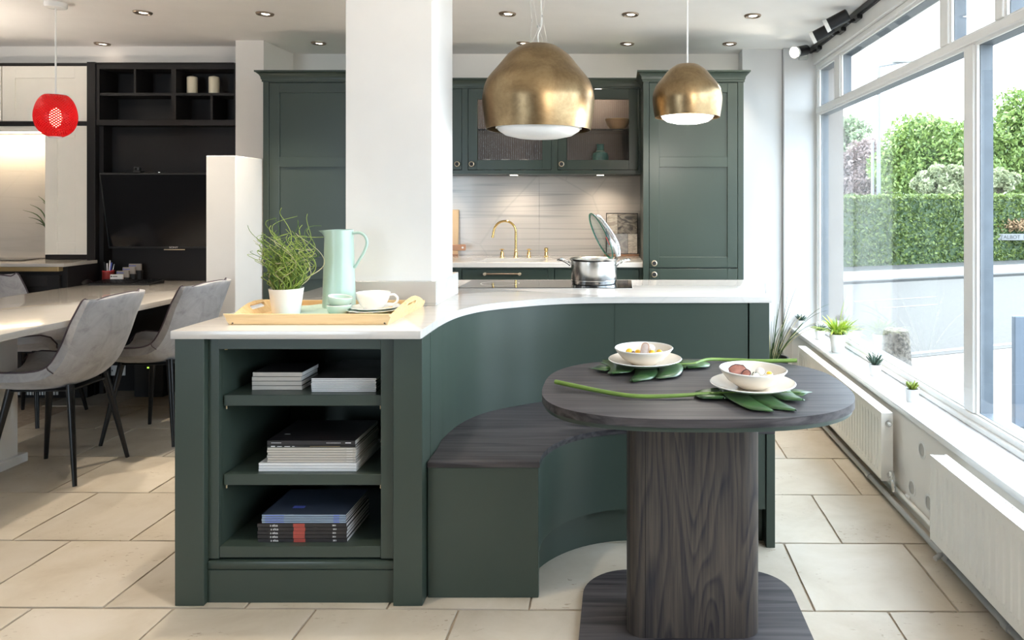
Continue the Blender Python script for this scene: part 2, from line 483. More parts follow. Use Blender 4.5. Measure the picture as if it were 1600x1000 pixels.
    def build(s, name, m, parent=None, smooth=35, kind=None, label=None):
        bm = s.bm
        bmesh.ops.recalc_face_normals(bm, faces=bm.faces)
        lim = math.radians(smooth)
        for f in bm.faces: f.smooth = True
        for e in bm.edges:
            if len(e.link_faces) == 2: e.smooth = e.calc_face_angle(0) < lim
        me = bpy.data.meshes.new(name); bm.to_mesh(me); bm.free()
        me.materials.append(MATS[m] if isinstance(m, str) else m)
        o = bpy.data.objects.new(name, me); COL.objects.link(o)
        if parent is not None:
            o.parent = parent
            r = parent
            while r.parent is not None: r = r.parent
            if r.get('_o') is not None: me.transform(Matrix.Translation(-Vector(r['_o'])))
        if kind: o['kind'] = kind
        if label: o['label'] = label
        return o
def pydata(name, verts, faces, m, parent=None, kind=None):
    me = bpy.data.meshes.new(name); me.from_pydata(verts, [], faces); me.update()
    me.materials.append(MATS[m]); o = bpy.data.objects.new(name, me); COL.objects.link(o)
    if parent is not None:
        o.parent = parent
        r = parent
        while r.parent is not None: r = r.parent
        if r.get('_o') is not None: me.transform(Matrix.Translation(-Vector(r['_o'])))
    if kind: o['kind'] = kind
    return o
def thing(name, label, cat, loc=(0, 0, 0), group=None):
    o = bpy.data.objects.new(name, None); COL.objects.link(o); o.empty_display_size = 0.05
    o.location = loc; o['_o'] = list(loc)
    o['label'] = label; o['category'] = cat
    if group: o['group'] = group
    return o
def struct(o): o['kind'] = 'structure'; return o
def shell(name): # a piece of the setting that owns pieces
    o = bpy.data.objects.new(name, None); COL.objects.link(o); o['_o'] = [0, 0, 0]; o['kind'] = 'structure'; return o
def dup(root, loc=None, rz=None, label=None, scale=None):
    r = root.copy(); COL.objects.link(r)
    if loc is not None: r.location = loc
    if rz is not None: r.rotation_euler = (0, 0, rz)
    if label: r['label'] = label
    if scale: r.scale = (scale,) * 3
    for ch in list(root.children):
        c = ch.copy(); COL.objects.link(c); c.parent = r
        for g in list(ch.children):
            d = g.copy(); COL.objects.link(d); d.parent = c
    return r
def text(name, body, size, m, parent, loc, rot=(math.radians(90), 0, 0), depth=0.0004, align='LEFT', squash=1.0):
    cu = bpy.data.curves.new(name, 'FONT'); cu.body = body; cu.size = size; cu.extrude = depth; cu.align_x = align
    cu.align_y = 'CENTER'
    o = bpy.data.objects.new(name, cu); COL.objects.link(o); cu.materials.append(MATS[m])
    dg = bpy.context.evaluated_depsgraph_get(); dg.update()
    me = bpy.data.meshes.new_from_object(o.evaluated_get(dg)); me.name = name
    bpy.data.objects.remove(o)
    if not me.materials: me.materials.append(MATS[m])
    o = bpy.data.objects.new(name, me); COL.objects.link(o)
    root = parent
    while root.parent is not None: root = root.parent
    o.parent = parent
    o.location = Vector(loc) - Vector(root['_o']); o.rotation_euler = rot; o.scale = (squash, 1, 1)
    return o
def catmull(P, k=6):
    P = [Vector(p) for p in P]; out = []
    for i in range(len(P) - 1):
        a, b, c, d = P[max(i - 1, 0)], P[i], P[i + 1], P[min(i + 2, len(P) - 1)]
        for j in range(k):
            t = j / k
            out.append(0.5 * ((2 * b) + (c - a) * t + (2 * a - 5 * b + 4 * c - d) * t * t + (3 * b - a - 3 * c + d) * t ** 3))
    out.append(P[-1]); return out
def rrect(cx, cy, w, d, r, n=10):
    pts = []
    for sx, sy, a0 in ((1, -1, -90), (1, 1, 0), (-1, 1, 90), (-1, -1, 180)):
        for k in range(n + 1):
            a = math.radians(a0 + 90 * k / n)
            pts.append((cx + sx * (w / 2 - r) + r * math.cos(a), cy + sy * (d / 2 - r) + r * math.sin(a)))
    return pts
# ================================================================== THE SETTING
CEIL = 2.46; YB = 5.43; XR = 1.25
# ---- floor: bed of grout with every travertine slab its own piece
floor = MB().box(-5.3, 1.30, -3.6, 5.6, -0.12, -0.006).build('floor', 'grout'); struct(floor)
P = 0.4665; ROT = math.radians(0.45)
variants = []
for v in range(5):
    rnd = random.Random(v)
    h = P / 2 - 0.0032; pts = []
    for s in range(4):
        a = Vector([(-h, -h), (h, -h), (h, h), (-h, h)][s]); b = Vector([(h, -h), (h, h), (-h, h), (-h, -h)][s])
        for k in range(7):
            p = a.lerp(b, k / 7); n = -p.normalized() * rnd.uniform(0, 0.0028) * (0.3 if k == 0 else 1)
            pts.append(tuple(p + n))
    me = MB().prism(pts, -0.02, 0.0, 0.0022, 1, bottom_bev=False)
    o = me.build('tile', 'travertine', None); variants.append(o.data); bpy.data.objects.remove(o)
rt = random.Random(3)
for j in range(-3, 8):
    for i in range(-9, 6):
        cx = 0.869 + (i - 0.5) * P + (0 if j % 2 else P / 2) ; cy = 2.333 + (j + 0.5) * P
        if cy < -1.0 or cy > 5.75 or cx > 1.40: continue
        x = cx * math.cos(ROT) + (cy - 2.3) * math.sin(ROT) * 0; y = cy - (cx - 0.9) * math.sin(ROT)
        if y - P / 2 > 5.42 or y < -0.6 or x < -5.2: continue
        o = bpy.data.objects.new('tile', rt.choice(variants)); COL.objects.link(o); o.parent = floor
        o.location = (x, y, rt.uniform(-0.0008, 0.0004)); o.rotation_euler = (0, 0, -ROT + rt.choice((0, math.pi)))
# ---- shell of the room
struct(MB().box(-5.4, 1.62, -3.7, 5.6, CEIL, CEIL + 0.12).build('ceiling', 'ceiling_paint'))
struct(MB().box(-2.475, 0.897, YB, YB + 0.15, 0, CEIL).build('wall_back', 'wall_paint'))
struct(MB().box(0.897, 1.188, 5.26, YB + 0.15, 0, CEIL).box(1.192, 1.44, 5.22, YB + 0.15, 0, CEIL, 0.004).build('wall_corner', 'wall_paint_dimmed'))
struct(MB().box(-2.67, -2.475, 4.976, YB + 0.15, 0, CEIL).box(-2.53, -2.35, 4.38, 4.975, 0, 1.62, 0.003).build('wall_partition', 'wall_paint'))
struct(MB().box(-5.3, -2.67, 5.17, YB + 0.15, 0, CEIL).build('wall_alcove', 'wall_paint'))
struct(MB().box(-5.4, -5.2, -3.7, 5.6, 0, CEIL).build('wall_left', 'showroom_dark'))
# wall under the side window, and the header over it
struct(MB().box(XR, 1.50, -3.7, 5.26, -0.12, 0.40).box(1.46, 1.60, -3.7, YB, 2.34, CEIL).box(1.25, 1.60, -3.7, 0.25, 0.40, CEIL).box(1.44, 1.60, 5.24, YB + 0.15, -0.1, CEIL).build('wall_right', 'wall_paint'))
struct(MB().box(1.40, 1.462, 0.25, 5.22, 2.335, CEIL, 0.003).build('trim_1', 'frame_white'))
struct(MB().box(1.235, 1.46, 0.25, 5.22, 0.402, 0.430, 0.004, 2).build('trim_2', 'sill_white'))
# front wall behind the camera with the shop's front window
struct(MB().box(-5.4, -4.8, -3.75, -3.55, 0, CEIL).box(-2.9, 1.62, -3.75, -3.55, 0, CEIL).box(-4.8, -2.9, -3.75, -3.55, 0, 0.2).box(-4.8, -2.9, -3.75, -3.55, 2.38, CEIL).build('wall_front', 'showroom_dark'))
wf = shell('window_2')
for x in (-4.8, -3.9, -2.96): MB().box(x, x + 0.06, -3.68, -3.6, 0.2, 2.38).build('mullion', 'frame_white', wf)
MB().box(-4.74, -2.96, -3.646, -3.642, 0.2, 2.38).build('pane', 'window_glass', wf)

# ---- the side shop window: white inside, blue-grey outside, glass between
win = shell('window_1')
XI, XG, XO = 1.425, 1.447, 1.502
def bar_y(name, y0, y1, z0, z1):
    """upright or rail: white inner moulding with a step, blue-grey outer part beyond the glass"""
    MB().box(XI, XG - 0.004, y0 + 0.012, y1 - 0.012, z0, z1, 0.003).box(XI + 0.012, XG, y0, y1, z0, z1).build(name, 'frame_white', win)
    MB().box(XG + 0.004, XO, y0, y1, z0, z1).build(name + '_outside', 'frame_outer', win)
def rail(name, z0, z1, y0=0.26, y1=5.20, step=0.012):
    MB().box(XI - 0.005, XG - 0.004, y0, y1, z0 + step, z1 - step, 0.003).box(XI + 0.010, XG, y0, y1, z0, z1).build(name, 'frame_white', win)
    MB().box(XG + 0.004, XO + 0.01, y0, y1, z0, z1).build(name + '_outside', 'frame_outer', win)
MULL = [(2.885, 2.987), (1.2, 1.3)]
for a, b in MULL: bar_y('mullion', a, b, 0.478, 1.972)
FAN = [(4.648, 4.786), (3.107, 3.213), (2.661, 2.743), (1.2, 1.3)]
for a, b in FAN: bar_y('mullion', a, b, 2.022, 2.295)
bar_y('mullion', 5.165, 5.235, 0.44, 2.34)
rail('transom', 1.966, 2.026)
rail('top_rail', 2.290, 2.345)
rail('bottom_rail', 0.431, 0.482, step=0.006)
MB().box(XI - 0.02, XI + 0.02, 0.26, 5.17, 0.431, 0.452, 0.003).build('glazing_bead', 'frame_white', win)
ys = [5.165] + [v for ab in MULL for v in (ab[1], ab[0])] + [0.26]
for k in range(0, len(ys), 2): MB().box(XG - 0.002, XG + 0.002, ys[k + 1] - 0.004, ys[k] + 0.004, 0.478, 1.97).build('pane', 'window_glass', win)
ys = [5.165] + [v for ab in FAN for v in (ab[1], ab[0])] + [0.26]
for k in range(0, len(ys), 2): MB().box(XG - 0.002, XG + 0.002, ys[k + 1] - 0.004, ys[k] + 0.004, 2.024, 2.293).build('pane', 'window_glass', win)
struct(MB().box(1.502, 1.62, 5.20, 5.30, -0.15, 2.6).build('wall_reveal', 'render_outer'))

# ---- the square pillar rising through the island
struct(MB().box(-1.13, -0.774, 2.95, 3.31, 0, CEIL, 0.002).build('wall_pillar', 'pillar_paint'))

# ================================================================== OUTSIDE
struct(MB().box(1.5, 60, -30, 80, -0.5, -0.152).build('ground', 'pavement'))
def xy(px, Y): return gx(px, Y)
ang = math.atan2(2.1, 5.3)
def roadline(c, t):                                       # points along the road's direction
    return (c[0] + t * math.cos(ang), c[1] + t * math.sin(ang))
def strip(name, m, near, far, z0, z1, t0=-9, t1=26):
    a, b = roadline(near, t0), roadline(near, t1); c, d = roadline(far, t1), roadline(far, t0)
    return struct(MB().prism([a, b, c, d], z0, z1).build(name, m))
GZ = -0.15
roadA = (2.9, 6.9); roadB = (4.0, 13.0)
strip('road', 'asphalt', roadA, roadB, -0.3, GZ + 0.003)
strip('road_edge_line', 'road_line', (2.9, 7.0), (2.95, 7.12), GZ, GZ + 0.006)
strip('kerb', 'kerb_stone', roadB, (4.05, 13.25), -0.3, GZ + 0.05)
strip('path', 'pavement', (4.05, 13.25), (4.5, 15.0), -0.3, GZ + 0.045)
strip('hedge_foot_strip', 'kerb_stone', (4.5, 15.0), (4.7, 16.0), -0.3, GZ + 0.05)  # dark strip along the foot of the hedge
for (c, l, w) in (((3.7, 10.05), 1.0, 0.07), ((3.5, 10.7), 1.6, 0.07), ((6.6, 10.4), 0.9, 0.07), ((7.0, 9.9), 1.6, 0.08), ((9.0, 11.4), 2.0, 0.08)):
    a, b = roadline(c, 0), roadline(c, l)
    struct(MB().prism([a, b, (b[0], b[1] + w), (a[0], a[1] + w)], GZ + 0.003, GZ + 0.007).build('road_marking', 'road_line'))

def leaves(name, m, parent, centres, size, rnd, flat=0.0):
    """one small folded leaf at each centre"""
    n = len(centres); c = np.array(centres)
    a = rnd.uniform(0, 2 * math.pi, n); b = rnd.uniform(-1, 1, n); s = size * rnd.uniform(0.6, 1.3, n)
    u = np.c_[np.cos(a) * np.sqrt(1 - b * b), np.sin(a) * np.sqrt(1 - b * b), b]
    w = np.cross(u, rnd.normal(size=(n, 3))); w /= np.linalg.norm(w, axis=1)[:, None] + 1e-9
    v = np.empty((n, 4, 3))
    v[:, 0] = c - u * s[:, None]; v[:, 1] = c + w * s[:, None] * 0.5; v[:, 2] = c + u * s[:, None]; v[:, 3] = c - w * s[:, None] * 0.5
    f = np.arange(n * 4).reshape(n, 4)
    return pydata(name, v.reshape(-1, 3).tolist(), f.tolist(), m, parent, 'stuff')
R = np.random.default_rng(5)
# hedge along the far pavement
hedge = thing('hedge', 'long clipped green hedge beyond the road outside the window', 'hedge', (6.0, 16.6, GZ))
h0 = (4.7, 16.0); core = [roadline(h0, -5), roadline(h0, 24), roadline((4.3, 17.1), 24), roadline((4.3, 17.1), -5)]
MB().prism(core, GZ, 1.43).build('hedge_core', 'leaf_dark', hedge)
N = 50000
t = R.uniform(-2.2, 20.0, N); face = R.random(N) < 0.75
zt = 1.455 + 0.012 * t
off = np.where(face, R.uniform(-0.03, 0.05, N), R.uniform(0, 1.1, N))
z = np.where(face, GZ + (zt - GZ) * R.random(N), zt + R.normal(0, 0.025, N))
x = h0[0] + t * math.cos(ang) - off * math.sin(ang) * 0.36; y = h0[1] + t * math.sin(ang) + off
leaves('foliage', 'leaf_hedge', hedge, np.c_[x, y, z], 0.055, R)

def crown(n, c, rad, clumps, spread=1.0):
    c = np.array(c); pts = []
    k = R.normal(size=(clumps, 3)); k /= np.linalg.norm(k, axis=1)[:, None]
    k = c + k * np.array(rad) * R.uniform(0.45, 0.95, (clumps, 1))
    idx = R.integers(0, clumps, n)
    d = R.normal(size=(n, 3)); d /= np.linalg.norm(d, axis=1)[:, None]
    r = min(rad) * 0.42 * spread
    return k[idx] + d * r * R.uniform(0.55, 1.0, (n, 1)) ** 0.5
def tree(label, x, y, trunk_r, h0, cz, rad, m, n, clumps, leaf, spread=1.0):
    t = thing('garden_tree', label, 'tree', (x, y, GZ), 'trees behind the hedge')
    mb = MB()
    mb.tube([(x, y, GZ), (x + 0.05, y, (GZ + cz) / 2), (x - 0.05, y, cz)], [trunk_r, trunk_r * 0.8, trunk_r * 0.4], 8)
    for k in range(6):
        a = k * 1.05; mb.tube([(x, y, h0 + k * 0.15), (x + rad[0] * 0.35 * math.cos(a), y + rad[1] * 0.35 * math.sin(a), cz), (x + rad[0] * 0.7 * math.cos(a), y + rad[1] * 0.7 * math.sin(a), cz + rad[2] * 0.4)], [trunk_r * 0.45, trunk_r * 0.25, 0.02], 5)
    mb.build('trunk', 'bark', t)
    leaves('crown', m, t, crown(n, (x, y, cz), rad, clumps, spread), leaf, R)
    return t
def px_tree(label, px, pyc, Y, wpx, hpx, m, n, clumps, leaf, spread=1.0, tr=0.22):
    s = Y / F
    tree(label, gx(px, Y), Y, tr, 1.2, gz(pyc, Y), (wpx * s / 2, wpx * s / 2, hpx * s / 2), m, n, clumps, leaf, spread)
px_tree('broad sunlit green tree behind the hedge in the middle of the big pane', 1458, 258, 30, 150, 160, 'leaf_tree', 26000, 70, 0.10)
px_tree('tall green tree behind the hedge, seen past the window post', 1600, 235, 34, 120, 180, 'leaf_tree', 20000, 70, 0.115)
px_tree('copper-leaved tree behind the hedge beside the lamp post', 1350, 280, 36, 104, 96, 'leaf_copper', 19000, 65, 0.11)
px_tree('thin pale tree with loose foliage rising over the copper-leaved tree', 1325, 225, 46, 84, 100, 'leaf_thin', 6500, 30, 0.15, 0.8)
px_tree('low pale cream-green bush on top of the hedge by the broad green tree', 1470, 285, 24, 76, 50, 'leaf_pale', 9000, 34, 0.085, 1.0, 0.08)
px_tree('small light green bush behind the hedge beneath the tall green tree', 1560, 285, 25, 50, 44, 'leaf_pale', 3000, 20, 0.12, 1.0, 0.08)

def post(label, px, Y, top, r, arm=None):
    t = thing('lamp_post' if arm else 'sign_post', label, 'lamp post' if arm else 'post', (gx(px, Y), Y, GZ))
    x = gx(px, Y); zt = gz(top, Y)
    MB().tube([(x, Y, GZ), (x, Y, 1.2), (x, Y, zt)], [r * 1.3, r, r * 0.8], 10).build('column', 'post_grey', t)
    if arm:
        xa = gx(arm[0], Y); za = gz(arm[1], Y)
        MB().tube([(x, Y, zt), (x + 0.15, Y, zt + 0.02), (xa, Y, za)], r * 0.55, 8).build('arm', 'post_grey', t)
        MB().box(xa - 0.75, xa + 0.1, Y - 0.12, Y + 0.12, za - 0.06, za + 0.06, 0.03).build('lantern', 'pipe_grey', t)
    else: MB().cyl((x, Y, zt), (x, Y, zt + 0.05), r * 1.1, 10).build('cap', 'pipe_grey', t)
post('tall white street lamp post with a long arm beyond the hedge', 1373, 26, 104, 0.075, (1425, 95))
post('shorter plain white post just left of the street lamp', 1363.5, 26, 222, 0.06)

# street name plate in the hedge
sgn = thing('street_sign', 'white street name plate reading TALBOT ROAD in front of the hedge', 'sign', (gx(1598, 17.86), 17.86, GZ))
sY = 17.86; sx = gx(1559.5, sY)
MB().box(sx, sx + 1.30, sY, sY + 0.03, gz(375.5, sY), gz(365.5, sY), 0.005).build('plate', 'sign_white', sgn)
for d in (0.15, 1.15): MB().box(sx + d - 0.03, sx + d + 0.03, sY + 0.03, sY + 0.09, gz(375, sY), gz(367, sY)).box(sx + d - 0.03, sx + d + 0.03, sY + 0.20, sY + 0.26, GZ, gz(369, sY)).box(sx + d - 0.02, sx + d + 0.02, sY + 0.08, sY + 0.21, gz(371, sY), gz(369, sY)).build('leg', 'black_plastic', sgn)
text('lettering', 'TALBOT  ROAD', 0.132, 'ink_black', sgn, (sx + 0.05, sY - 0.004, gz(370.7, sY)), squash=1.02)
shrub = thing('dry_shrub', 'clump of brown dry twigs hanging over the street name plate', 'shrub', (gx(1590, 17.95), 17.95, gz(358, 17.95)))
leaves('twigs', 'dry_twig', shrub, np.c_[R.normal(gx(1593, 18), 0.30, 420), R.normal(17.95, 0.07, 420), R.normal(gz(352, 18), 0.075, 420)], 0.05, R)

# stone bollard on the forecourt
bol = thing('stone_bollard', 'round rough stone bollard standing outside on the pavement', 'bollard', (gx(1400, 5.5), 5.5, GZ))
zt = gz(514, 5.5)
MB().lathe([(0, GZ), (0.128, GZ), (0.122, 0.0), (0.108, 0.2), (0.096, zt - 0.03), (0.088, zt - 0.008), (0.07, zt), (0, zt + 0.004)], 28, (gx(1400, 5.5), 5.5, 0)).build('stone_body', 'granite', bol)
MB().lathe([(0.129, GZ), (0.15, GZ + 0.002), (0.15, GZ + 0.02), (0.129, GZ + 0.03)], 28, (gx(1400, 5.5), 5.5, 0)).build('base_ring', 'kerb_stone', bol)
# slate-coloured board outside
brd = thing('pavement_board', 'dark slate-blue board standing outside at the edge of the window pane', 'board', (2.62, 4.58, GZ))
MB().box(2.51, 3.05, 4.56, 4.60, GZ + 0.05, 0.61, 0.006).build('panel', 'panel_slate', brd)
for x in (2.56, 3.0): MB().box(x - 0.02, x + 0.02, 4.50, 4.66, GZ, GZ + 0.05).build('foot', 'black_metal', brd)

# ================================================================== CEILING FITTINGS
def downlight(px, py, label):
    Y = 1269.0 / (318.0 - py); x = gx(px, Y)
    spot_thing(x, Y, label, True, 0.3 if py > 60 and px > 200 else 1.0)
def spot_thing(x, Y, label, on=True, power=1.0):
    t = thing('downlight', label, 'downlight', (x, Y, CEIL), 'recessed ceiling downlights')
    MB().lathe([(0.036, -0.002), (0.040, -0.010), (0.047, -0.009), (0.051, -0.003), (0.051, 0.0), (0.036, 0.0)], 28, (x, Y, CEIL)).build('bezel', 'antique_bronze', t)
    MB().lathe([(0, -0.004), (0.022, -0.004), (0.024, -0.0015)], 20, (x + 0.004, Y, CEIL)).build('bulb', 'lamp_glow', t)
    MB().lathe([(0.023, -0.0015), (0.030, -0.006), (0.037, -0.004)], 20, (x + 0.002, Y, CEIL)).build('reflector', 'chrome', t)
    if on: lamp('SPOT', (x, Y, CEIL - 0.03), SPOT_W * power, angle=72, blend=0.9, size=0.03)
for px, py, lb in ((223, 19, 'bronze-rimmed downlight nearest the red pendant, on its right'), (160, 68, 'downlight close to the wall above the dark shelving'),
                   (414, 21, 'downlight left of the pillar, towards the room'), (498, 67, 'downlight left of the pillar, above the tall green cupboard'),
                   (793, 21, 'downlight between the pillar and the large brass pendant'), (818, 67, 'downlight just above the large brass pendant'),
                   (985, 22, 'downlight between the two brass pendants, further from the cupboards'), (980, 68, 'downlight between the two brass pendants, nearer the cupboards'),
                   (1176, 24, 'downlight nearest the window track, towards the room'), (1140, 68, 'downlight above the right-hand tall green cupboard')):
    downlight(px, py, lb)
for x, y, pw, lb in ((-4.2, 3.0, 1.0, 'downlight over the far side of the desk'), (-2.7, 2.9, 1.0, 'downlight over the near end of the desk'), (-1.55, 2.6, 0.75, 'downlight over the corner of the island'),
                   (-3.6, 1.2, 0.6, 'downlight over the open floor on the desk side'), (-1.5, 0.8, 0.4, 'downlight over the open floor before the shelf cabinet'), (0.5, 0.8, 0.4, 'downlight over the open floor before the oak table'),
                   (-3.0, -1.2, 0.5, 'downlight near the front wall on the desk side'), (-0.8, -1.2, 0.5, 'downlight near the front wall in the middle'), (-1.0, 2.08, 0.65, 'downlight just in front of the shelf cabinet')):
    spot_thing(x, y, 'added out-of-view ' + lb, True, pw)  # extra lamps added beyond the frame to brighten floor and room

# white detector box in the corner
det = thing('alarm_sensor', 'small white sensor box on the wall under the track spotlights', 'sensor', (gx(1256, 5.2), 5.2, gz(84, 5.2)))
MB().box(gx(1249, 5.19), gx(1262, 5.19), 5.16, 5.219, gz(93, 5.19), gz(76, 5.19), 0.006, 2).build('housing', 'sensor_grey', det)
MB().box(gx(1252, 5.19), gx(1259, 5.19), 5.154, 5.161, gz(89, 5.19), gz(79, 5.19), 0.002).build('lens', 'frame_white', det)

# spotlight track along the window head
trk = thing('lighting_track', 'black spotlight track along the top of the window', 'track', (1.42, 4.2, CEIL))
MB().box(1.375, 1.41, 1.3, 5.2, CEIL - 0.036, CEIL - 0.001, 0.003).build('rail', 'black_metal', trk)
MB().box(1.385, 1.40, 1.35, 5.15, CEIL - 0.040, CEIL - 0.035).build('groove', 'black_plastic', trk)
def track_spot(Y, aim, label):
    t = thing('track_spotlight', label, 'spotlight', (1.39, Y, CEIL - 0.04), 'spotlights on the window track')
    b = Vector((1.375, Y, CEIL - 0.055)); c = Vector((1.25, Y - 0.05, CEIL - 0.075)); a = Vector(aim).normalized()
    MB().box(1.37, 1.412, Y - 0.06, Y + 0.06, CEIL - 0.062, CEIL - 0.036, 0.006).build('adaptor', 'black_metal', t)
    MB().tube([b, b + Vector((-0.04, -0.01, -0.02)), c - a * 0.04], 0.010, 8).build('arm', 'black_metal', t)
    MB().tube([c - a * 0.075, c - a * 0.07, c + a * 0.045], [0.030, 0.036, 0.036], 20).build('barrel', 'black_metal', t)
    MB().tube([c + a * 0.045, c + a * 0.068], [0.038, 0.040], 20, cap=False).build('rim', 'white_gloss', t)
    MB().cyl(c + a * 0.047, c + a * 0.05, 0.033, 18).build('bulb', 'lamp_glow', t)
    lamp('SPOT', c + a * 0.07, 14, aim=a, angle=70, blend=0.6)
track_spot(5.03, (-0.72, -0.60, -0.25), 'black track spotlight furthest along, its lit lens facing the room')
track_spot(4.50, (-0.86, 0.35, -0.42), 'black track spotlight in the middle of the three')
track_spot(4.20, (-0.86, 0.35, -0.42), 'black track spotlight nearest the viewer on the track')

# added fill lamp out of view on the wall, brightening the ceiling
def uplighter(loc, n, aim, label, e=150):
    t = thing('added_wall_uplighter', label, 'added wall light', loc, 'added wall uplighters'); p = Vector(loc); n = Vector(n)
    MB().tube([p, p + n * 0.02], 0.06, 20).build('back_plate', 'white_gloss', t)
    c = p + n * 0.10
    MB().lathe([(0.0, -0.08), (0.03, -0.078), (0.075, -0.01), (0.085, 0.03), (0.08, 0.03), (0.07, -0.005), (0, -0.06)], 28, tuple(c)).build('bowl_shade', 'white_gloss', t)
    MB().sphere((c.x, c.y, c.z - 0.015), 0.03, 14).build('bulb', 'lamp_glow', t)
    lamp('SPOT', (c.x, c.y, c.z + 0.05), e, (1.0, 0.90, 0.78), aim=aim, angle=95, blend=1.0, size=0.08)
uplighter((1.25, 0.0, 1.70), (-1, 0, 0), (-0.40, 0.78, 0.62), 'added unseen white wall uplighter on the solid wall before the side window', 330)
def added_torchiere(x, y, e, label):  # second fill lamp, added out of view to lift the ceiling
    t = thing('added_floor_uplighter', label, 'added floor lamp', (x, y, 0), 'added floor uplighters')
    MB().lathe([(0, 0.0005), (0.13, 0.0005), (0.13, 0.015), (0.02, 0.03), (0, 0.03)], 28, (x, y, 0)).build('base', 'black_metal', t)
    MB().cyl((x, y, 0.02), (x, y, 1.66), 0.012, 12).build('pole', 'black_metal', t)
    MB().lathe([(0.0, 1.64), (0.03, 1.645), (0.12, 1.70), (0.14, 1.74), (0.135, 1.74), (0.115, 1.705), (0, 1.66)], 32, (x, y, 0)).build('bowl_shade', 'white_gloss', t)
    MB().sphere((x, y, 1.70), 0.03, 14).build('bulb', 'lamp_glow', t)
    lamp('SPOT', (x, y, 1.75), e, (1.0, 0.90, 0.78), aim=(0.3, 0.1, 1), angle=150, blend=1.0, size=0.1)
added_torchiere(-4.5, 3.7, 90, 'added unseen black floor uplighter standing beyond the desk, out on the far side')
# ================================================================== BACK KITCHEN RUN
def crown_mould(mb, x0, x1, yf, yb, zb, left, right, sc=1.0):
    """flared cornice swept round the front (and the free ends)"""
    prof = [(0.0, 0.0), (0.006, 0.0), (0.006, 0.012), (0.010, 0.016), (0.012, 0.030), (0.020, 0.046), (0.034, 0.058), (0.040, 0.060), (0.040, 0.070), (0.0, 0.070)]
    rows = []
    for o, z in prof:
        o *= sc; z = zb + z * sc
        L = x0 - (o if left else 0); Rr = x1 + (o if right else 0)
        rows.append([mb.bm.verts.new(p) for p in ((L, yb, z), (L, yf - o, z), (Rr, yf - o, z), (Rr, yb, z))])
    for a, b in zip(rows, rows[1:]):
        for k in range(3): mb.bm.faces.new((a[k], a[k + 1], b[k + 1], b[k]))
    mb.bm.faces.new(rows[-1]); 
    return mb
def panel_door(parent, x0, x1, z0, z1, yf, panels, m, rail=0.07, th=0.022, recess=0.010, stile=None):
    """framed door: stiles and rails with recessed flat panels and a fine bead"""
    st = stile or rail
    d = MB(); y1 = yf + th
    d.box(x0, x0 + st, yf, y1, z0, z1, 0.0015); d.box(x1 - st, x1, yf, y1, z0, z1, 0.0015)
    zs = [z0] + [v for p in panels for v in p] + [z1]
    for k in range(0, len(zs), 2): d.box(x0 + st, x1 - st, yf, y1, zs[k], zs[k + 1], 0.0015)
    door = d.build('door', m, parent)
    for a, b in panels:
        q = MB().box(x0 + st - 0.002, x1 - st + 0.002, yf + recess, y1 - 0.002, a - 0.002, b + 0.002)
        q.build('panel', m, door)
    return door
def knob(door, x, yf, z, r=0.019):
    c = MB()
    M = Matrix.Translation((x, yf, z)) @ Matrix.Rotation(math.radians(90), 4, 'X')
    c.lathe([(0, 0), (r * 0.45, 0), (r * 0.4, 0.012), (r * 0.75, 0.016), (r, 0.019), (r, 0.024), (r * 0.78, 0.026), (r * 0.72, 0.022), (0, 0.022)], 22, M=M)
    c.build('knob', 'pale_brass', door)
def knob_face(door, x, yf, z, r=0.019):
    M = Matrix.Translation((x, yf - 0.0225, z)) @ Matrix.Rotation(math.radians(90), 4, 'X')
    MB().lathe([(0, 0), (r * 0.70, 0), (r * 0.70, 0.0015), (0, 0.002)], 18, M=M).build('knob_face', 'black_plastic', door)

def tall_cupboard(x0, x1, label, knob_left, cr_left, cr_right):
    yf = 4.70; yb = 5.40; top = 2.125
    t = thing('tall_cupboard', label, 'cupboard', ((x0 + x1) / 2, 5.0, 0))
    fr = 0.037
    b = MB()
    b.box(x0, x0 + fr, yf, yb, 0.0, top, 0.001).box(x1 - fr, x1, yf, yb, 0.0, top, 0.001)
    b.box(x0 + fr, x1 - fr, yf + 0.03, yb, 0.1, top).box(x0 + fr, x1 - fr, yf, yf + 0.03, top - 0.003, top)
    b.box(x0 + fr, x1 - fr, yf, yf + 0.03, 0.10, 0.14)
    b.build('carcass', 'green_paint', t)
    crown_mould(MB(), x0, x1, yf, 5.045, top, cr_left, cr_right, 1.0).build('cornice', 'green_paint', t)
    MB().box(x0 + 0.01, x1 - 0.01, yf + 0.05, yf + 0.07, 0.0, 0.10).build('plinth', 'green_paint', t)
    g = 0.003; a, c = x0 + fr + g, x1 - fr - g
    d1 = panel_door(t, a, c, gz(418, yf), top - 0.006, yf + 0.001, [(gz(401.5, yf), gz(261, yf)), (gz(245, yf), gz(144.5, yf))], 'green_paint', 0.066)
    d2 = panel_door(t, a, c, 0.143, gz(420, yf), yf + 0.001, [(0.215, gz(437, yf))], 'green_paint', 0.066)
    kx = a + 0.032 if knob_left else c - 0.032
    for d, z in ((d1, gz(411, yf)), (d2, gz(428.5, yf))):
        knob(d, kx, yf, z); knob_face(d, kx, yf, z)
    return t
tall_cupboard(gx(1005, 4.7), gx(1162, 4.7), 'tall green panelled cupboard right of the sink with two round knobs', True, True, True)
tall_cupboard(gx(411, 4.7), gx(411, 4.7) + 0.66, 'tall dark green cupboard half hidden behind the white pillar', False, True, True)

